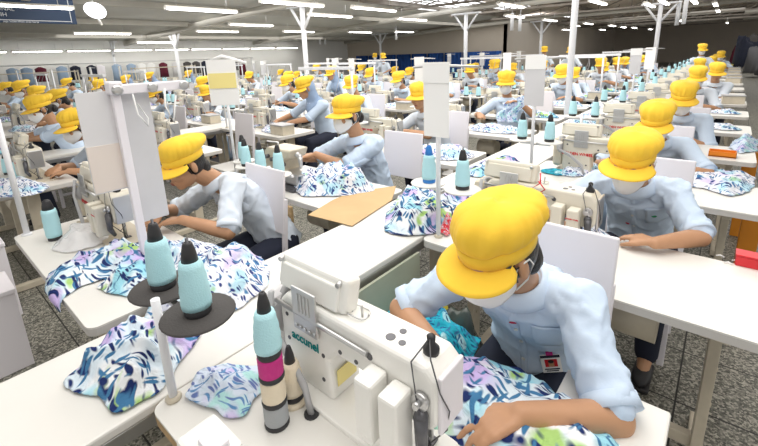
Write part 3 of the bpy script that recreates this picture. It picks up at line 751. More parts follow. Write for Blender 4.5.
for (x, y) in ((302, 9), (270, 38.5), (173, 30), (109, 35), (466, 16), (661, 6), (380, 33), (437, 33), (542, 23)):
    p = at(x, y, 2.78); column(p.x, p.y, 2.86 if p.x > -12 else min(2.86, CZ(p.x)-.06))
column(-1.445, 5.2, 3.56, .037, False)
for i, (x0, y0, x1, y1) in enumerate(((392, 0, 424, 4), (432, 0, 466, 5), (440, 7, 460, 10), (486, 3, 512, 10), (522, 14, 548, 19), (556, 13, 580, 18))):   # roof windows in the slope
    c = at((x0+x1)/2, (y0+y1)/2, 3.2); zc = CZ(c.x)-.02; c = at((x0+x1)/2, (y0+y1)/2, zc)
    q = MB(); q.box((c.x, c.y, zc), (1.5, 2.6, .03)); wd = struct(q.build('window_%d' % (i+1), 'sky'))
    q = MB()
    for k in range(5): q.box((c.x-.75+k*.375, c.y, zc-.02), (.05, 2.6, .03))
    q.box((c.x, c.y, zc-.02), (1.5, .05, .03)); q.build('window_bars', 'dbeam', wd)
# wall board with white lettering, hung high on the left
sg = empty('hanging_sign', (-10.3, 1.82, 2.46)); tag(sg, 'navy hanging board with white lettering at the top left', 'sign')
q = MB(); q.box((0, 0, .26), (.04, 1.86, .66), .004); q.build('board', 'signb', sg)
q = MB()
for y in (-.90, .84): q.box((.022, y, .26), (.004, .012, .6))
q.box((.022, -.03, -.02), (.004, 1.74, .012)); q.build('border_line', 'signw', sg)
for s_, z, h_ in (('P PERSONAL', .17, .095), ('BERSIH', .07, .095), ('jaga kebersihan area kerja', -.045, .05)):
    text(s_, h_, 'lettering', 'signw', (.0225, .05 if z < 0 else -.28, z), M.Rotation(PI/2, 3, 'Z') @ RX90, sg)
for y in (-.8, .8):
    q = MB(); q.cyl((0, y, .58), (0, y, .66+.0), .008, n=6); q.build('hanger', 'steel', sg)
p = at(95, 11, 2.66)
rl = empty('round_lamp', p); tag(rl, 'round white lamp under the ceiling to the right of the navy board', 'lamp')
rot = M.Rotation(R(90), 3, 'Y') @ M.Rotation(R(20), 3, 'X')
q = MB(); q.lathe([(.0, 0), (.19, .004), (.20, .02), (.18, .04), (.05, .06), (0, .065)], (0, 0, 0), 24, M.Rotation(R(60), 3, 'Y'), cap=False); q.build('shade', 'sky', rl)
q = MB(); q.cyl((-.03, 0, .05), (-.03, 0, CZ(p.x)-p.z-.05), .012, n=6); q.limb([(0, .02, -.10), (.03, .06, -.26)], [.02, .025], 8); q.build('bracket', 'ivory', rl)

# fluorescent fixtures ------------------------------------------------------------------------
def make_light(ln, yaw0=0):
    t = empty('ceiling_light', link=False)
    q = MB(); q.prism([(-.06, .03), (.06, .03), (.035, .065), (-.035, .065)], -ln/2, ln/2, .004); q.build('housing', 'beam', t, False)
    for s in (-1, 1):
        q = MB(); q.cyl((s*.028, -ln/2+.04, .008), (s*.028, ln/2-.04, .008), .015, n=8); q.build('lamp_tube', 'tube', t, False)
    for s in (-1, 1): q = MB(); q.box((0, s*(ln/2-.02), .015), (.115, .03, .045), .004); q.build('end_cap', 'ivory', t, False)
    for s in (-1, 1): q = MB(); q.cyl((0, s*ln*.35, .07), (0, s*ln*.35, .30), .006, n=5); q.build('hanger', 'steel', t, False)
    return freeze(t)
LT = make_light(1.5)
LN = [((0, 6), 'half-cut fluorescent light crossing the navy hanging board'), ((165, 9), 'first bright fluorescent light right of the round lamp'), ((260, 2), 'long fluorescent light touching the top edge above the tall white post'),
      ((308, 15), 'fluorescent light just right of the tall white branching post'), ((196, 30), 'fluorescent light low left of the tall branching post'), ((229, 25), 'fluorescent light between the low-left light and the branching post'),
      ((283, 31), 'fluorescent light just behind the tall branching post'), ((348, 32), 'short fluorescent light right of the second branching post'), ((72, 30), 'fluorescent light under the round lamp'), ((397, 19), 'fluorescent light above the blue curtains, centre top'),
      ((394, 32), 'small fluorescent light just over the blue curtains'), ((428, 36), 'small fluorescent light right of the blue curtains'), ((590, 1), 'fluorescent light at the top edge beside the slim white pole'), ((505, 16), 'fluorescent light with two white drop pipes, top centre'),
      ((543, 20), 'fluorescent light above the far branching post'), ((498, 4), 'fluorescent light beside the roof windows'), ((645, 4), 'fluorescent light left of the right-hand branching post'), ((714, 3), 'bright fluorescent light top right'), ((717, 10), 'fluorescent light under the bright one top right'),
      ((135, 36), 'dim fluorescent light before the white left wall'), ((352, 8), 'fluorescent light with hooked end at the top, right of the first post')]
for (x, y), lab in LN:
    p = at(x, y, 2.55 if x < 400 else 2.6); zt = 2.55 if x < 400 else 2.6
    inst(LT, (p.x, p.y+(.75 if x else .25), min(zt, CZ(p.x)-.42)), 0, lab, 'ceiling light', 'fluorescent lights over the workshop')
for (x, y) in ((612, 26), (623, 27.5), (634, 28), (602, 30), (575, 26), (650, 29.5), (490, 33), (475, 35.5), (509, 35), (526, 35), (534, 33), (556, 32), (694, 2), (727, 23), (664, 3), (681, 21), (566, 30), (588, 24)):
    p = at(x, y, 2.6)
    if p.length > 42: p = p*(40/p.length)
    inst(LT, (p.x, min(p.y, 43), 2.6), 0, 'small fluorescent light far down the deep hall', 'ceiling light', 'fluorescent lights far down the hall')
q = 0
for i in range(9):                                    # row of tubes along the top of the left wall
    inst(LT, (-19.4, 2.2+i*1.6, 2.12), 0, 'fluorescent light in the row along the top of the white left wall', 'ceiling light', 'fluorescent lights along the left wall')
for (x, y, zl) in ((396, 33, .6), (512, 22, .6), (520, 23, .6), (678, 14, .7), (685, 12, .7), (320, 40, .5), (325, 40, .5)):
    p = at(x, y, 2.55 if x < 600 else 2.5); q = MB(); q.cyl((0, 0, -zl*.5), (0, 0, zl*.5), .06, n=10); q.cyl((0, 0, zl*.5), (0, 0, CZ(p.x)-p.z), .01, n=5)
    o = q.build('drop_pipe', 'post'); o.location = p; tag(o, {396: 'white drop pipe above the blue curtains', 512: 'left pipe of the white pair under the top centre light', 520: 'right pipe of the white pair under the top centre light', 678: 'left drop pipe right of the far right branching post', 685: 'right drop pipe right of the far right branching post', 320: 'left pipe of the white pair behind the tall post', 325: 'right pipe of the white pair behind the tall post'}[x], 'pipe', 'white drop pipes')
# blue curtains and hanging stock along the back
for i in range(9):
    x = -19.0+i*1.12
    q = MB(); q.grid(lambda u_, v_: (x+1.1*u_, 20.25+.05*math.sin(u_*30), .0+1.55*v_), 24, 3); q.thick(.01); o = q.build('curtain', 'cblue')
    tag(o, 'royal blue curtain hung along the back wall', 'curtain', 'blue curtains along the back wall')
rk = random.Random(3)
for i in range(24):
    y = .9+i*.47+rk.uniform(-.1, .1); c_ = rk.choice(['navy', 'paper', 'lgrey', 'shirtb', 'foam', 'maroon', 'lilac'])
    q = MB(); ln_ = rk.uniform(.5, .85); q.rings([[(dx_*.05, dy_*wd_, zz_) for dx_, dy_ in ((-1, -1), (-1, -.3), (-1, .3), (-1, 1), (1, 1), (1, .3), (1, -.3), (1, -1))] for wd_, zz_ in ((.03, -.03), (.16, -.10), (.15, -.3), (.17, -ln_))])
    o = q.build('hanging_garment', c_); o.location = (-18.9, y, 1.62); tag(o, 'garment hanging from the rail along the white left wall', 'garment', 'garments on the left wall rail')
q = MB(); q.cyl((-18.9, .4, 1.66), (-18.9, 12.4, 1.66), .02, n=8)
for y in (.5, 4.5, 8.5, 12.3): q.cyl((-18.9, y, 0), (-18.9, y, 1.66), .02, n=8)
tag(q.build('clothes_rail', 'steel'), 'long steel clothes rail in front of the white left wall', 'rail')
for i, (y, n_) in enumerate(((3.2, 5), (7.4, 5))):
    t = empty('storage_shelf', (-17.6, y, 0)); tag(t, ['cream shelf unit before the left wall, nearer one', 'cream shelf unit before the left wall, farther one'][i], 'shelf')
    for k in range(3):
        q = MB(); q.box((0, 0, .5+k*.45), (.4, 2.4, .03)); q.build('shelf_board', 'tan', t)
    for a in (-1, 1):
        for b_ in (-1, 1): q = MB(); q.box((a*.18, b_*1.18, .72), (.04, .04, 1.44)); q.build('upright', 'tan', t)

# ================================================================ stations
COLX = {'R': -.98, 'L': -2.66, 'L2': -4.80, 'L3': -6.42, 'L4': -8.1, 'L5': -9.7, 'L6': -12.2, 'L7': -13.8}
CNAME = {'R': 'right-aisle column', 'L': 'first left column', 'L2': 'second left column', 'L3': 'third left column', 'L4': 'fourth left column', 'L5': 'fifth left column', 'L6': 'sixth left column', 'L7': 'seventh left column'}
ROWS = {'R': 16, 'L': 14, 'L2': 12, 'L3': 11, 'L4': 8, 'L5': 8, 'L6': 7, 'L7': 6}
ORD = 'front second third fourth fifth sixth seventh eighth ninth tenth eleventh twelfth thirteenth fourteenth fifteenth sixteenth'.split()
DY = {'L4': .55, 'L5': .55, 'L6': .7, 'L7': .7}
def rowY(c, k): return .25+1.165*k+DY.get(c, 0)
def where(c, k): return '%s in the %s' % (ORD[k], CNAME[c])
TAB = make_table(); TABF = flat(TAB, 'sewing_table')
MACH = make_lockstitch('GOLDEN WHEEL', 'red'); MACHF = flat(MACH, 'sewing_machine')
CHAIR = make_chair(); CHAIRF = flat(CHAIR, 'work_chair')
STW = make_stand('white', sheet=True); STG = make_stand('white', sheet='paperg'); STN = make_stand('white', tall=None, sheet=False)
STF = [flat(STW, 'thread_stand'), flat(STG, 'thread_stand'), flat(STN, 'thread_stand')]
CONE = make_cone(['cyan']); CONEB = make_cone(['cyan'], tip='blue', base='blue'); CONEF = flat(CONE, 'thread_cone')
def station(c, k, chairx=None, chairy=None, stand='n', machine=True, far=None, cones=2, chair=True, mx=.6, table=True):
    x, y = COLX[c], rowY(c, k); dist = math.hypot(x+.6, y); far = dist > 6.2 if far is None else far; wh = where(c, k)
    if table: inst(TABF if far else TAB, (x, y, 0), 0, 'white sewing table, '+wh, 'table', 'white sewing tables')
    if machine: inst(MACHF if far else MACH, (x+mx, y+.34, TZ), 0, 'cream sewing machine on the table '+wh, 'sewing machine', 'cream sewing machines')
    if chair: inst(CHAIRF if far else CHAIR, (x+.6 if chairx is None else chairx, y+.92 if chairy is None else chairy, 0), 0, 'white-backed chair behind the table '+wh, 'chair', 'white-backed work chairs')
    if stand:
        i = 'wgn'.index(stand); s_ = [STW, STG, STN][i]
        inst(STF[i] if far else s_, (x+.045, y+.06, 0), 0, 'thread stand %son the table %s' % (['with a white sheet ', 'with a grey sheet ', ''][i], wh), 'thread stand', 'thread stands on the tables')
        for j, sx in enumerate((-1, 1)[:cones]):
            inst(CONEF if far else CONE, (x+.045+sx*.09, y+.115, .9845), 0, 'aqua thread cone, %s disc of the stand %s' % (('left', 'right')[j], wh), 'thread cone', 'aqua thread cones')
rs_ = random.Random(11)
piles = [cloth(blob(0, 0, .30, .17, s_+3), .065, s_, 'printw' if s_ % 2 else 'print', .016, freq=9, name='garment_pile', cat='fabric', link=False) for s_ in range(4)]
def pile(c, k, dx=.72, dy=.30, i=None, rz=None):
    o = piles[rs_.randrange(4) if i is None else i]
    inst(o, (COLX[c]+dx, rowY(c, k)+dy, TZ+.0015), rs_.uniform(-.3, .3)+(PI if rs_.random() < .5 else 0), 'printed garment pieces heaped on the table '+where(c, k), 'fabric', 'printed fabric on the sewing tables')

# long transfer tables between the columns
def transfer(xa, xb, y0, y1, lab, rail=True):
    t = empty('transfer_table', ((xa+xb)/2, y0, 0)); tag(t, lab, 'table', 'long white transfer tables'); w_ = xb-xa; ln = y1-y0
    q = MB(); q.box((0, ln/2, TZ-.014), (w_, ln, .028), .006); q.build('tabletop', 'white', t)
    for s in (-1, 1):
        q = MB(); q.box((s*(w_/2-.02), ln/2, TZ-.05), (.03, ln-.01, .04), .003); q.build('side_rail', 'steel', t)
    for yy in (.2, ln/2, ln-.2):
        q = MB()
        for s in (-1, 1): q.box((s*(w_/2-.06), yy, .35), (.04, .04, .70), .003)
        q.box((0, yy, .12), (w_-.12, .03, .03)); q.build('leg_frame', 'tan', t)
for i in range(6): transfer(-1.40, -.992, -.45+2.33*i, -.45+2.33*(i+1)-.002, 'long white transfer table between the two near columns, %s section' % ORD[i])
for i in range(4): transfer(-5.2, -4.83, 0+2.6*i, 2.6*(i+1)-.002, 'white transfer table past the left aisle, %s section' % ORD[i])
for i in range(3): transfer(-8.48, -8.12, .5+2.8*i, .5+2.8*(i+1)-.002, 'white transfer table beyond the second left aisle, %s section' % ORD[i])

# ---------------- right-hand column
R0 = make_table(.985, .52)
for ch in KIDS[R0.name]:
    if ch.name.startswith('table_edge'): ch.data.materials[0] = Mt['wood']
t0 = inst(R0, (-.985, .25, 0), 0, 'nearest white sewing table with plywood edge, under the foreground machine', 'table', 'white sewing tables')
q = MB(); q.box((.87, .635, TZ-.014), (.225, .235, .028), .006); q.build('side_board', 'white', t0)
ACC = make_lockstitch('accunel', 'teal', True, 'ivory', True); ACC.location = (-.385, .585, TZ); tag(ACC, 'large white computerised sewing machine in the foreground', 'sewing machine', 'sewing machines')
st = make_stand('foam', 1.003, None, False, 2, True, .083, .092); st.location = (-.965, .30, 0); tag(st, 'thread stand with two dark foam discs in the foreground', 'thread stand', 'thread stands on the tables')
inst(CONE, (-1.057, .355, 1.0075), 0, 'aqua thread cone on the farther dark foam disc', 'thread cone', 'aqua thread cones')
inst(CONE, (-.873, .355, 1.0075), 0, 'aqua thread cone on the nearer dark foam disc', 'thread cone', 'aqua thread cones')
for i in (0, 1): pass
# stacked spools and a cream cone behind the machine
zc = TZ; px_, py_ = -.70, .42
for nm, m_, h_, lab in (('thread_spool', 'gthread', .062, 'grey thread spool at the bottom of the spool stack'), ('thread_spool', 'ecru', .066, 'cream thread spool second from the bottom of the stack'), ('thread_spool', 'magenta', .058, 'magenta thread spool in the middle of the spool stack')):
    t = empty(nm, (px_, py_, zc)); tag(t, lab, 'thread spool', 'spools stacked behind the foreground machine')
    q = MB(); q.lathe([(.028, 0), (.029, .003), (.028, .012)], n=18); q.build('spool_base', 'black', t)
    q = MB(); q.lathe([(.026, .010), (.0275, .013)]+[(.0272+.0008*(i % 2), .016+(h_-.02)*i/9) for i in range(10)]+[(.024, h_)], n=20); q.build('thread_winding', m_, t); zc += h_
inst(make_cone(['cyan'], h=.155, rb=.024, rt=.015), (px_, py_, zc), 0, 'aqua thread cone on top of the stack of coloured spools', 'thread cone', 'aqua thread cones')
inst(make_cone(['ecru'], h=.145, rb=.024, rt=.013), (-.722, .485, TZ+.012), 0, 'cream thread cone standing against the foreground machine', 'thread cone')
q = MB(); q.lathe([(.034, 0), (.036, .004), (.03, .011)], n=18); o = q.build('cone_coaster', 'ecru'); o.location = (-.722, .485, TZ); tag(o, 'cream round coaster under the cream thread cone', 'coaster')
p = at(474, 330, .75)
o = cloth([tuple(at(x, y))[:2] for x, y in ((186, 400), (200, 372), (228, 365), (266, 368), (266, 388), (254, 406), (241, 422), (213, 416))], .028, 4, 'printp', .007, freq=10, flat_=.75, name='folded_cloth', label='folded pale lilac print cloth beside the spool stack', cat='fabric')
# corner of the next machine, at the bottom edge
nm_ = make_lockstitch('', 'red', True, 'ivory') if False else None
t = empty('sewing_machine', (-.66, .25, TZ)); tag(t, 'white machine corner with a control box at the bottom edge', 'sewing machine', 'sewing machines')
q = MB(); q.box((.0, 0, .065), (.11, .08, .13), .008); q.build('body', 'ivory', t)
q = MB(); q.box((.02, .0, .138), (.05, .04, .02), .006); q.build('top_cover', 'lilac', t)
# lap work of the foreground worker
lap = lambda x, y: TZ+.004 if y < .79 else TZ+.004-(y-.79)*.55
cloth([(-.50, .70), (-.40, .62), (-.26, .60), (-.12, .66), (-.02, .74), (-.05, .86), (-.14, .95), (-.26, 1.02), (-.42, 1.02), (-.52, .94), (-.53, .80)], .06, 12, 'print', .008, base=lap, freq=9, label='leaf print garment in the lap of the foreground worker', name='garment_piece', group='printed fabric on the sewing tables')
cloth([(-.98, 1.02), (-.80, .98), (-.62, 1.00), (-.56, 1.10), (-.60, 1.25), (-.78, 1.28), (-.95, 1.20)], .12, 5, 'printa', .010, z0=.50, freq=10, name='garment_piece', label='bright aqua print garment heaped below the foreground worker\'s arm', group='printed fabric on the sewing tables')
# tray under the gap between the two tables
t = empty('scrap_tray', (-.75, 1.09, 0)); tag(t, 'pale green scrap tray slung beside the long transfer table', 'tray')
q = MB(); q.box((-.225, 0, .53), (.012, .60, .34)); q.build('side_panel', 'panelg', t)
q = MB(); q.box((.0, 0, .365), (.46, .60, .014)); q.build('bottom_panel', 'grey', t)
for s in (-1, 1):
    q = MB(); q.box((.21, s*.28, .18), (.03, .03, .36)); q.build('leg', 'tan', t)
for (poly, h_, s_, m_, lab) in (([(-.96, 1.18), (-.70, 1.12), (-.58, 1.22), (-.60, 1.36), (-.94, 1.37)], .22, 8, 'bagd', 'dark plastic bag in the scrap tray'), ([(-.95, .98), (-.78, .95), (-.70, 1.05), (-.78, 1.16), (-.94, 1.16)], .16, 9, 'bagg', 'crumpled grey plastic bag in the scrap tray'), ([(-.95, 1.22), (-.84, 1.20), (-.66, 1.30), (-.70, 1.37), (-.94, 1.36)], .30, 14, 'yfilm', 'yellow film on top of the dark bag in the tray')):
    cloth(poly, h_, s_, m_, .014, z0=.373, freq=9, flat_=.4, name='plastic_bag', label=lab, cat='bag', group='bags in the scrap tray')
# rows behind
station('R', 1, chairx=-.26, chairy=2.38, stand=None, cones=0)
s1 = inst(STW, (-.93, 1.485, 0), 0, 'thread stand with a white sheet behind the foreground yellow cap', 'thread stand', 'thread stands on the tables')
inst(CONEB, (-1.015, 1.54, .9845), 0, 'aqua thread cone with a blue tip on the white disc behind the foreground cap', 'thread cone', 'aqua thread cones')
inst(CONE, (-.84, 1.54, .9845), 0, 'aqua thread cone right of the blue-tipped cone', 'thread cone', 'aqua thread cones')
q = MB(); q.tube([(-.56, 1.70, 1.06), (-.545, 1.66, 1.03), (-.58, 1.65, 1.00), (-.53, 1.65, .99), (-.56, 1.645, .975), (-.52, 1.645, 1.01), (-.55, 1.65, 1.04)], .003, 5); tag(q.build('thread_tangle', 'red'), 'tangle of red thread hanging on the second machine', 'thread')
cloth(pxpoly([(440, 215), (437, 232), (446, 238), (458, 228), (455, 214)]), .07, 21, 'printr', .008, name='pin_cushion', label='red patterned cloth bundle at the foot of the sheet stand', cat='fabric', flat_=.7)
cloth(pxpoly([(384, 233), (386, 214), (400, 196), (425, 190), (440, 198), (470, 192), (486, 204), (470, 216), (452, 226), (430, 236), (405, 238)]), .095, 22, 'print', .010, label='large heap of leaf print pieces on the transfer table beside the foreground cap', name='garment_pile', freq=9, flat_=.35, group='printed fabric on the sewing tables')
cloth(pxpoly([(545, 238), (560, 222), (590, 222), (612, 238), (607, 252), (580, 256), (555, 250)]), .07, 23, 'printw', .009, label='blue print piece under the needle of the second right-hand machine', group='printed fabric on the sewing tables')
t = empty('small_box', tuple(at(752, 266))); tag(t, 'small red plastic box at the far right table edge', 'box')
q = MB(); q.box((0, 0, .02), (.10, .06, .04), .004); q.build('body', 'red', t); q = MB(); q.box((0, 0, .043), (.104, .064, .006), .002); q.build('lid', 'red', t)
for (x, y, i) in ((728, 264, 0), (736, 262, 1), (720, 257, 2)):
    q = MB(); q.tube([(-.012, 0, .003), (0, .006, .006), (.012, -.003, .004)], .003, 5); o = q.build('thread_clipping', 'paper'); o.location = at(x, y); tag(o, 'white thread clipping beside the small red box', 'thread clipping', 'thread clippings on the second right-hand table')
for k in range(2, 16): station('R', k, chairx={2: -.33, 3: -.28}.get(k), stand={2: 'g', 3: 'n', 4: 'n', 5: 'g', 6: 'w'}.get(k, 'n'))
cloth(pxpoly([(680, 186), (683, 176), (705, 175), (735, 174), (756, 178), (752, 192), (730, 198), (706, 190)]), .06, 24, 'printw', .011, label='white floral pieces along the third right-hand table', group='printed fabric on the sewing tables')
t = empty('plastic_tray', tuple(at(722, 156))); tag(t, 'orange plastic tray on the fourth right-hand table', 'tray')
q = MB(); q.box((0, 0, .006), (.16, .10, .012), .003)
for s in (-1, 1): q.box((s*.077, 0, .02), (.006, .10, .04), .002); q.box((0, s*.047, .02), (.16, .006, .04), .002)
q.build('body', 'orangeb', t)
cloth(pxpoly([(728, 148), (735, 140), (758, 140), (757, 152), (740, 154)]), .06, 25, 'printp', .011, label='pale garments in film on the fourth right-hand table', flat_=.7, group='printed fabric on the sewing tables')
q = MB(); q.box((0, 0, .36), (.09, .05, .72), .004); o = q.build('aisle_post', 'orange'); o.location = (.21, 3.15, 0); tag(o, 'orange painted post under the third right-hand table', 'post', 'orange posts beside the right aisle')
q = MB(); q.box((0, 0, .36), (.09, .05, .72), .004); o = q.build('aisle_post', 'orange'); o.location = (.21, 4.30, 0); tag(o, 'orange painted post under the fourth right-hand table', 'post', 'orange posts beside the right aisle')
for k in (4, 5, 6): cloth(blob(.0, rowY('R', k)+.25, .16, .12, k+30), .05, 30+k, 'printw', .016, label='small printed pile at the aisle end of the table '+where('R', k), group='printed fabric on the sewing tables')
for k in range(3, 16): pile('R', k, .15, .30)

# ---------------- column left of the transfer table
station('L', 0, chairx=-1.96, chairy=1.06, stand=None, cones=0, mx=.545)
TS = empty('thread_stand', (-1.77, .548, 0)); tag(TS, 'tall white stand with a boxed crossbar and two hanging grey sheets', 'thread stand', 'thread stands on the tables')
q = MB(); q.box((0, 0, 1.12), (.026, .030, .74), .004); q.build('pole', 'lilac', TS)
q = MB(); q.box((0, .12, 1.478), (.045, .27, .036), .004); cb = q.build('crossbar', 'lilac', TS)
for y in (0, .125, .25):
    q = MB(); q.lathe([(.011, 0), (.019, .003), (.02, .008), (.010, .010)], (.026, y, 1.478), 14, M.Rotation(PI/2, 3, 'Y')); q.build('guide_eye', 'steel', cb)
q = MB(); q.box((.0, 0, 1.485), (.055, .048, .05), .008); q.build('joint_block', 'lilac', cb)
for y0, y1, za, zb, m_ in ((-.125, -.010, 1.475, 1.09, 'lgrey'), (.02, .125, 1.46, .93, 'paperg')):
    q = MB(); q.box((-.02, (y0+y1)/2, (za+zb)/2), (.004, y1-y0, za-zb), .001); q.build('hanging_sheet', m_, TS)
q = MB(); q.box((-.0175, -.068, 1.185), (.004, .110, .18), .001); q.build('lower_card', 'ecard', TS)
q = MB(); q.tube([(.03, .05, 1.46), (.034, .055, 1.38), (.034, .085, 1.33), (.03, .09, 1.36), (.034, .06, 1.42)], .003, 5); q.tube([(.03, .17, 1.47), (.035, .16, 1.40), (.035, .185, 1.33), (.03, .21, 1.44)], .004, 5); q.build('hanging_loop', 'paper', TS)
q = MB(); q.cyl((-2.62, .30, TZ), (-2.62, .30, 1.50), .013, n=12); q.cyl((-2.62, .30, TZ), (-2.62, .30, TZ+.01), .022, n=14); tag(q.build('stand_pole', 'post'), 'bare white pole at the corner of the left front table', 'pole')
t = inst(make_cone(['cyan'], h=.20, rb=.026, rt=.024), (-2.43, .375, TZ), 0, 'nearly empty aqua cone with a tall black tip on the left front table', 'thread cone')
q = MB(); q.lathe([(.0245, .10), (.015, .195), (.010, .205)], n=18); q.build('bare_cone', 'black', t)
cloth(pxpoly([(50, 250), (60, 236), (85, 226), (112, 224), (112, 238), (95, 246), (70, 252)], .76), .06, 40, 'plast', .008, freq=18, flat_=.35, name='plastic_bag', label='clear plastic bag beside the tall black cone', cat='bag')
cloth(pxpoly([(38, 292), (50, 274), (72, 262), (78, 254), (100, 256), (108, 243), (128, 240), (150, 248), (166, 264), (165, 290), (140, 298), (112, 297), (98, 290), (104, 280), (84, 286), (66, 298), (50, 308)]), .07, 41, 'print', .009, edge=('y', .253, -1), freq=8, label='long leaf print piece hanging over the edge of the left front table', group='printed fabric on the sewing tables')
cloth([(x, y) for x, y in pxpoly([(152, 258), (160, 246), (190, 246), (232, 254), (262, 258), (272, 272), (266, 290), (246, 306), (228, 316), (196, 322), (168, 332), (146, 322), (150, 296)])], .09, 42, 'printw', .010, freq=8, flat_=.4, label='wide white floral heap beside the foam discs on the transfer table', name='garment_pile', group='printed fabric on the sewing tables')
cloth(pxpoly([(58, 386), (84, 366), (104, 342), (130, 330), (150, 322), (178, 328), (205, 326), (196, 345), (182, 362), (172, 382), (152, 398), (128, 412), (110, 416), (102, 402), (84, 398)]), .085, 43, 'print', .008, freq=8, flat_=.35, label='leaf print piece with lilac corner at the near end of the transfer table', group='printed fabric on the sewing tables')
station('L', 1, chairx=-1.90, chairy=2.30, stand=None, cones=0, machine=False)
t = empty('thread_stand', (-2.60, 1.47, 0)); tag(t, 'tall pole carrying a wide white sheet with a yellow note', 'thread stand', 'thread stands on the tables')
q = MB(); q.cyl((0, 0, TZ), (0, 0, 1.56), .010, n=10); q.build('pole', 'post', t)
q = MB(); q.box((0, -.014, 1.425), (.20, .004, .30), .001, M.Rotation(R(38), 3, 'Z')); q.build('work_sheet', 'paper', t)
q = MB(); q.tube([(-.08, -.04, 1.57), (0, 0, 1.60), (.12, .10, 1.55)], .012, 6); q.build('clip_bar', 'paper', t)
OV = make_overlock(True); OV.location = (-2.20, 1.64, TZ); OV.rotation_euler.z = 0; tag(OV, 'ivory overlock machine beside four aqua cones', 'sewing machine', 'sewing machines')
q = MB(); q.box((0, 0, 0), (.185, .003, .10), 0, M.Rotation(R(38), 3, 'Z')); o = q.build('yellow_note', 'yell2'); o.location = (-2.597, 1.4515, 1.44); tag(o, 'yellow note on the wide white sheet above the overlock cones', 'note')
t = empty('thread_stand', (-2.20, 1.475, 0)); tag(t, 'low four-disc thread stand next to the overlock machine', 'thread stand', 'thread stands on the tables')
q = MB(); q.cyl((0, 0, TZ), (0, 0, .9), .011, n=10); q.box((-.02, -.03, .885), (.60, .016, .014)); q.build('pole', 'post', t)
for i, (dx, dy) in enumerate(((-.27, .02), (-.13, -.05), (.05, -.06), (.22, -.05))):
    q = MB(); q.lathe([(.01, -.004), (.07, -.004), (.073, 0), (.07, .004), (.01, .004)], (dx, dy-.03, .9), 22); q.build('disc', 'white', t)
    inst(CONE, (-2.20+dx, 1.475+dy-.03, .9045), 0, 'aqua thread cone, %s from the left on the low four-disc stand' % ORD[i].replace('front', 'first'), 'thread cone', 'aqua thread cones')
cloth([(-2.10, 1.62), (-2.06, 1.52), (-1.88, 1.48), (-1.68, 1.62), (-1.58, 1.80), (-1.72, 1.92), (-2.0, 1.96), (-2.16, 1.85)], .11, 44, 'printw', .011, freq=8, flat_=.45, label='floral heap under the hands of the overlock worker', name='garment_pile', group='printed fabric on the sewing tables')
q = MB(); pts = pxpoly([(308, 215), (333, 200), (352, 192), (396, 186), (392, 200), (352, 226)], .757)
q.rings([[(x, y, z) for x, y in pts] for z in (.7555, .7585)])
for f in q.b.faces: f.smooth = False
tag(q.build('cardboard_sheet', 'kraft'), 'flat brown cardboard sheet lying from the overlock table to the transfer table', 'cardboard')
q = MB(); q.box((0, 0, .36), (.16, .022, .70), .003); o = q.build('plywood_panel', 'wood'); o.location = (-1.98, 1.40, 0); tag(o, 'brown plywood panel standing under the overlock table', 'panel')
for k in range(2, 14): station('L', k, chairx={2: -2.15, 3: -1.98}.get(k), stand={2: 'n', 3: 'w', 4: 'n', 5: 'w', 6: 'n'}.get(k, 'n'), mx=.38 if k in (2, 3) else .6)
for k in range(2, 14): pile('L', k, .85, .28)
cloth(blob(-1.72, rowY('L', 2)+.27, .24, .2, 51), .07, 51, 'printw', .012, label='white print heap beside the third left-hand worker', name='garment_pile', group='printed fabric on the sewing tables')
cloth(blob(-1.2, rowY('L', 2)+.10, .16, .3, 52), .06, 52, 'print', .012, label='leaf print heap on the transfer table behind the blue-tipped cone', name='garment_pile', group='printed fabric on the sewing tables')
cloth(blob(-1.2, rowY('L', 4)+.10, .15, .5, 53), .07, 53, 'printw', .014, label='low spread of printed pieces farther along the transfer table', name='garment_pile', group='printed fabric on the sewing tables')
cloth(blob(-.82, rowY('R', 2)+.22, .10, .08, 54), .03, 54, 'printa', .012, label='small blue piece beside the third right-hand machine', group='printed fabric on the sewing tables')
GR = empty('guide_rail', link=False)
for sx in (0, 1):
    q = MB(); q.cyl((sx*1.0, 0, TZ), (sx*1.0, 0, 1.42), .014, n=8); q.build('upright', 'post', GR, False)
q = MB(); q.box((.5, 0, 1.42), (1.06, .045, .04), .004); q.build('rail', 'post', GR, False)
for x in (.2, .5, .8):
    q = MB(); q.tube([(x, 0, 1.40), (x+.02, -.05, 1.30), (x-.03, -.08, 1.1), (x, -.02, .95)], .004, 5); q.build('hanging_cord', 'grey', GR, False)
freeze(GR); GRF = flat(GR, 'guide_rail')
TB = empty('parts_box', link=False)
q = MB(); q.box((0, 0, .05), (.24, .16, .10), .006); q.build('body', 'tan', TB, False); q = MB(); q.box((0, 0, .107), (.25, .17, .014), .003); q.build('lid', 'grey', TB, False); freeze(TB); TBF = flat(TB, 'parts_box')
heaps = [cloth(blob(0, 0, .30, .22, s_+13), .30, s_+20, ('maroon', 'navy', 'shirtb')[s_], .03, z0=0, freq=5, flat_=.6, name='garment_heap', cat='fabric', link=False) for s_ in range(3)]
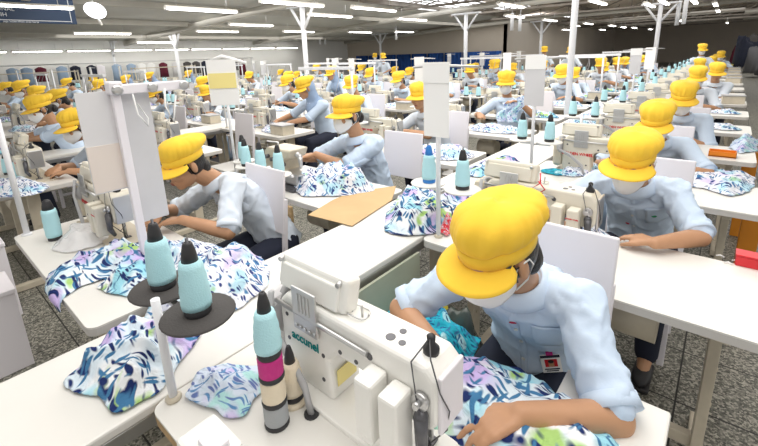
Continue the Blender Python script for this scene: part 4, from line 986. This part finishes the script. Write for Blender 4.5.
def clutter(c, k, rail=True):
    x, y = COLX[c], rowY(c, k); wh = where(c, k); f_ = math.hypot(x+.6, y) > 6.2
    if rs_.random() < .34 and c != 'R': inst(GRF if f_ else GR, (x+.1, y+.10, 0), 0, 'white guide rail with hanging cords over the table '+wh, 'rail', 'white guide rails over the tables')
    if rs_.random() < .45 and not (c == 'R' and k < 6): inst(TBF if f_ else TB, (x+1.05, y+rs_.uniform(.12, .4), TZ+.001), rs_.uniform(-.4, .4), 'small tan parts box on the table '+wh, 'box', 'parts boxes on the tables')
    if rs_.random() < .30: inst(heaps[rs_.randrange(3)], (x+.25, y+.85, .002), rs_.uniform(0, 6), 'dark garment heap on the floor behind the table '+wh, 'fabric', 'dark garment heaps on the floor')
    if rs_.random() < .8: inst(piles[rs_.randrange(4)], (x+.28, y+.34, TZ+.0015), rs_.uniform(1.2, 2), 'printed pieces by the left end of the table '+wh, 'fabric', 'printed fabric on the sewing tables', rs_.uniform(.55, .8))
for c, k0 in (('R', 2), ('L', 4), ('L2', 2), ('L3', 2), ('L4', 1), ('L5', 1), ('L6', 1)):
    for k in range(k0, ROWS[c]): clutter(c, k)
for k in range(5, 11): inst(piles[k % 4], (-1.2, rowY('R', k)+.3, TZ+.0015), 1.4+k, 'printed pieces on the long transfer table, level with the table '+where('R', k), 'fabric', 'printed fabric on the transfer tables')
# white stools at the left edge of the aisle
for i, (x, y, z, h_) in enumerate(((-2.85, .06, 0, .45), (-3.5, .12, 0, .5))):
    t = empty('low_stool', (x, y, 0)); tag(t, ['white wooden stool at the left edge, nearer one', 'white wooden stool at the left edge, farther one'][i], 'stool', 'white stools in the left aisle')
    q = MB(); q.box((0, 0, h_), (.3, .3, .025), .004); q.build('seat', 'lilac', t)
    for s in (-1, 1): q = MB(); q.box((s*.13, 0, h_/2-.006), (.022, .29, h_-.013), .003); q.build('side_panel', 'lilac', t)

for x, y, lab in ((9, 174, 'left'), (20, 178, 'right')): inst(CONE, tuple(at(x, y, TZ)), 0, 'aqua thread cone standing on the front table past the left aisle, %s one' % lab, 'thread cone', 'aqua thread cones')
# ---------------- columns past the left aisles
for c in ('L2', 'L3', 'L4', 'L5', 'L6', 'L7'):
    for k in range(ROWS[c]):
        if c == 'L2' and k < 2: station(c, k, stand='n' if k else None, cones=2*k, mx=.6 if k else .95)
        else: station(c, k, stand='wngnnn'[(k*5+len(c)+ord(c[1])) % 6])
        pile(c, k, .78 if (c, k) != ('L2', 0) else 1.08, .28 if (c, k) != ('L2', 0) else .17, i=None if (c, k) != ('L2', 0) else 1)


# ================================================================ workers
PG = 'seated garment workers'
def vec(a, b): return tuple(V(b)-V(a))
wl = at(520, 414, .815)
person((-.385, .885, 1.085), -.39, pelz=.53, yaw=-.42, pitch=.34, roll=.05, lh=wl, rh=(-.50, .80, .80), lf=vec(wl, at(452, 436, .785)), rf=(.5, -.6, -.3), lpole=(.9, .35, -.5), rpole=(-.9, -.1, -.35),
       vox=.0055, svox=.009, glasses=True, bun=False, badge=(.24, .055), emblem=[(.80, .0, 'button', .011)], label='person in yellow cap and white mask bending over the foreground sewing machine', group=PG)
inst(CHAIR, (-.385, 1.17, 0), 0, 'white-backed chair of the foreground worker', 'chair', 'white-backed work chairs')
wl = at(655, 243, .80); wr = at(556, 216, .81)
person((-.285, 2.055, 1.065), -.26, pelz=.53, yaw=-.15, pitch=.30, roll=.06, lh=wl, rh=wr, lf=vec(wl, at(615, 230, .79)), rf=(.25, -.6, -.35), lpole=(.9, .3, -.35), rpole=(-.9, .2, -.3),
       vox=.006, svox=.010, emblem=[(.50, -.03, 'button', .011), (.70, .085, 'green', .012)], label='person in yellow cap leaning over the second right-hand sewing machine', group=PG)
nd = lambda c, k, mx=.6: V((COLX[c]+mx, rowY(c, k)+.34, TZ))
def gen(c, k, hx, hy, hz, mx=.6, label='', vox=.010, svox=.013, **kw):
    n_ = nd(c, k, mx); kw.setdefault('lh', n_+V((.13, .16, .055))); kw.setdefault('rh', n_+V((-.11, .15, .055))); kw.setdefault('pelz', .53)
    return person((hx, hy+.03, hz-.08), kw.pop('px', hx), vox=vox, svox=svox, label=label, group=PG, **kw)
gen('R', 2, -.33, 3.15, 1.15, yaw=-.1, pitch=.34, lh=at(668, 170, .80), lpole=(1, .2, -.3), label='third capped person back on the right-hand side, arm along the table')
gen('R', 3, -.28, 4.25, 1.20, yaw=.1, pitch=.34, label='fourth capped person back on the right-hand side')
gen('R', 5, -.32, 6.69, 1.22, pitch=.3, shirt='shirtw', label='capped person sixth back on the right, left of the turned head')
gen('R', 6, -.16, 7.86, 1.22, yaw=.2, pitch=.3, shirt='shirtw', mask=False, label='capped person in pale shirt nearest the right aisle, no mask')
person((-2.09, .90, 1.06), -1.97, pelz=.53, yaw=.04, pitch=.28, lh=(-1.98, .80, .815), rh=(-2.20, .79, .82), lf=(-.8, -.5, -.1), rf=(.2, -.7, -.2), vox=.006, svox=.010, mask=False, bun=False, shirt='shirtw',
       label='person without mask in yellow cap bent over the left front sewing machine', group=PG)
person((-2.02, 2.03, 1.17), -1.98, pelz=.53, yaw=-.10, pitch=.05, lh=(-2.18, 1.86, .90), rh=(-2.30, 1.80, .87), lf=(-.8, -.4, -.2), rf=(-.3, -.8, -.2), lpole=(.9, .3, -.5), vox=.006, svox=.010,
       label='person in yellow cap and white mask working at the overlock machine', group=PG)
gen('L', 2, -2.30, 3.3, 1.24, mx=.38, yaw=.15, pitch=.15, mask=False, shirt='shirtw', vox=.008, lh=(-2.32, 3.10, .85), rh=(-2.45, 3.06, .84), px=-2.22, label='person without mask in yellow cap behind the overlock worker\'s chair')
a3 = gen('L', 3, -1.98, 4.6, 1.28, yaw=.38, pitch=.12, vox=.008, lh=(-1.74, 4.42, 1.02), rh=(-2.18, 4.38, .86), lpole=(.7, .3, -.7), label='masked person facing the camera and holding up a pale garment')
q = MB(); q.grid(lambda u_, v_: (-1.90+.26*u_+.03*math.sin(v_*7)-.05*v_, 4.36+.03*math.sin(u_*14+v_*3)-.05*v_, 1.10-.30*v_-.10*(1-u_)*(1-v_)), 18, 14); q.thick(.003); tag(q.build('held_garment', 'printp'), 'pale garment held up by the masked person facing the camera', 'fabric')
gen('L2', 0, -3.9, .87, 1.19, mx=.95, yaw=.1, pitch=.25, vox=.009, label='masked person in yellow cap at the front table past the left aisle')
gen('L3', 0, -5.21, .9, 1.25, yaw=.1, pitch=.25, label='masked person in large yellow cap behind the front left-aisle worker')
gen('L2', 2, -3.9, 3.2, 1.29, yaw=-.2, pitch=.3, pelz=.60, hood='hood', mask=False, bun=False, label='person with slate blue scarf under the yellow cap beside the tall white post')
gen('L2', 3, -4.24, 4.36, 1.23, yaw=.3, pitch=.25, label='person in yellow cap above the overlock worker\'s cap')
gen('L3', 4, -5.89, 5.53, 1.33, yaw=-.1, pitch=.25, pelz=.62, hood='hood', bun=False, mask=False, label='farther person with slate blue scarf under the cap, right of the white post')
# repeated workers farther back
def proto(**kw):
    b = person((0, 0, 1.13), 0, pelz=.53, vox=.015, svox=.018, link=False, **kw); return freeze(b)
PR = [proto(pitch=.3, lh=(.12, -.16, .82), rh=(-.14, -.18, .82)), proto(pitch=.15, yaw=.35, mask=False, shirt='shirtw', lh=(.14, -.20, .86), rh=(-.10, -.16, .82)), proto(pitch=.25, yaw=-.2, lh=(.1, -.2, .84), rh=(-.2, -.15, .85), bun=False), proto(pitch=.3, yaw=.15, hood='hood', mask=False, lh=(.12, -.16, .82), rh=(-.14, -.18, .82))]
PF = [flat(p_, 'person') for p_ in PR]
def far(i, X, Y, zh, label):
    o = PF[i] if math.hypot(X, Y) > 8.5 else PR[i]
    sc = max(.93, min(1.08, zh/1.21)); L_ = PR[i].location
    return inst(o, (X+L_.x*sc, Y+.03+L_.y*sc, 0), 0, label, 'person', PG, sc)
taken = {('R', 10), ('R', 11), ('R', 0), ('R', 1), ('R', 2), ('R', 3), ('R', 4), ('R', 5), ('R', 6), ('L', 0), ('L', 1), ('L', 2), ('L', 3), ('L2', 0), ('L2', 1), ('L3', 0), ('L3', 1), ('L2', 2), ('L2', 3), ('L3', 4), ('L', 4)}
FARS = [(0, 'L', 5, 562, 69, 'person bending in yellow cap just left of the slim white pole'), (1, 'L', 7, 601, 60, 'person in pale shirt and yellow cap right of the slim white pole'), (0, 'L2', 7, 495, 60, 'capped person above the masked person facing the camera'),
        (1, 'L4', 0, 33, 90, 'person in yellow cap at the far left, upper of a close pair'), (0, 'L5', 0, 18, 82, 'topmost yellow-capped person of the far left cluster'), (2, 'L4', 0, 54, 94, 'person in yellow cap right of the far left cluster'),
        (0, 'L6', 1, 65, 81, 'small capped person left of the boxed crossbar'), (1, 'L7', 2, 92, 77, 'small capped person just above the hanging grey sheet'), (2, 'L4', 1, 153, 90, 'masked person in yellow cap seen under the boxed crossbar'),
        (0, 'L4', 2, 201, 80, 'capped person left of the yellow-noted sheet, upper of two'), (1, 'L3', 2, 204, 89, 'capped person left of the yellow-noted sheet, lower of two'), (1, 'L5', 4, 248, 74, 'capped person alone right of the yellow-noted sheet'),
        (2, 'L4', 4, 287, 74, 'capped person just left of the tall white branching post'), (0, 'L5', 6, 316, 66, 'small capped person just right of the tall white branching post'), (0, 'L3', 5, 369, 71, 'capped person left of the white sheet pair, pale shirt'),
        (2, 'L4', 6, 361, 66, 'small capped person above the person in pale shirt'), (2, 'L3', 6, 409, 70, 'capped person half hidden by the small white sheet')]
SPOTS = []
for i, c, k, hx, hy, lab in FARS:
    taken.add((c, k)); p = atY(hx, hy, rowY(c, k)+.62); SPOTS.append(p); far(i, p.x, p.y, p.z, lab)
for c in ROWS:
    for k in range(ROWS[c]):
        if (c, k) in taken or rs_.random() < .3 or any((p.x-COLX[c]-.6)**2+(p.y-rowY(c, k)-.62)**2 < .5 for p in SPOTS): continue
        far(rs_.choice((0, 0, 1, 2, 2, 3)), COLX[c]+.6+rs_.uniform(-.12, .12), rowY(c, k)+.62, 1.21+rs_.uniform(-.06, .05), 'capped worker seated behind the table '+where(c, k))
for i, (X, Y, z, rz, lab) in enumerate(((-12.0, 14, 1.60, .5, 'standing capped person before the blue curtains, left of two'), (-9.56, 11.6, 1.58, .9, 'standing capped person before the blue curtains, right of two'), (-3.64, 13, 1.56, 0, 'standing person left of the slim white pole, in the distance'), (-4.73, 14, 1.60, .3, 'standing person in the distance above the grey-faced sheet'), (-.62, 13.3, 1.50, .3, 'standing person in pale shirt far down the right-hand column'))):
    person((X, Y, z-.09), X, lean=.05, pitch=.25, yaw=rz, stand=True, vox=.02, svox=.024, mask=i % 2 == 0, lh=(X+.2, Y-.2, .95), rh=(X-.2, Y-.2, .95), shirt='shirtw', label=lab, group='standing workers')
# dark stock and packed cartons at the far end of the right aisle
for i, (x, y, w_, h_, m_) in enumerate(((.75, 29, 1.6, 1.3, 'navy'), (1.25, 33, 1.8, 1.5, 'foam'), (.5, 36, 1.4, 1.1, 'maroon'), (1.0, 25, 1.2, 1.0, 'dsteel'))):
    o = cloth(blob(0, 0, w_*.5, .55, 70+i), h_, 70+i, m_, .05, z0=0, freq=2.2, flat_=.6, name='garment_pile', label='dark heap of finished garments beyond the right aisle, %s from the camera' % ('second third fourth first'.split()[i]), group='dark heaps beyond the right aisle')
    o.location = (x, y, .002)
t = empty('storage_box', (-.4, 29, 0)); tag(t, 'yellow box on the floor at the end of the right aisle', 'box')
q = MB(); q.box((0, 0, .2), (.9, .5, .4), .02); q.build('body', 'yell2', t); q = MB(); q.box((0, 0, .41), (.92, .52, .03), .008); q.build('lid', 'yell2', t)
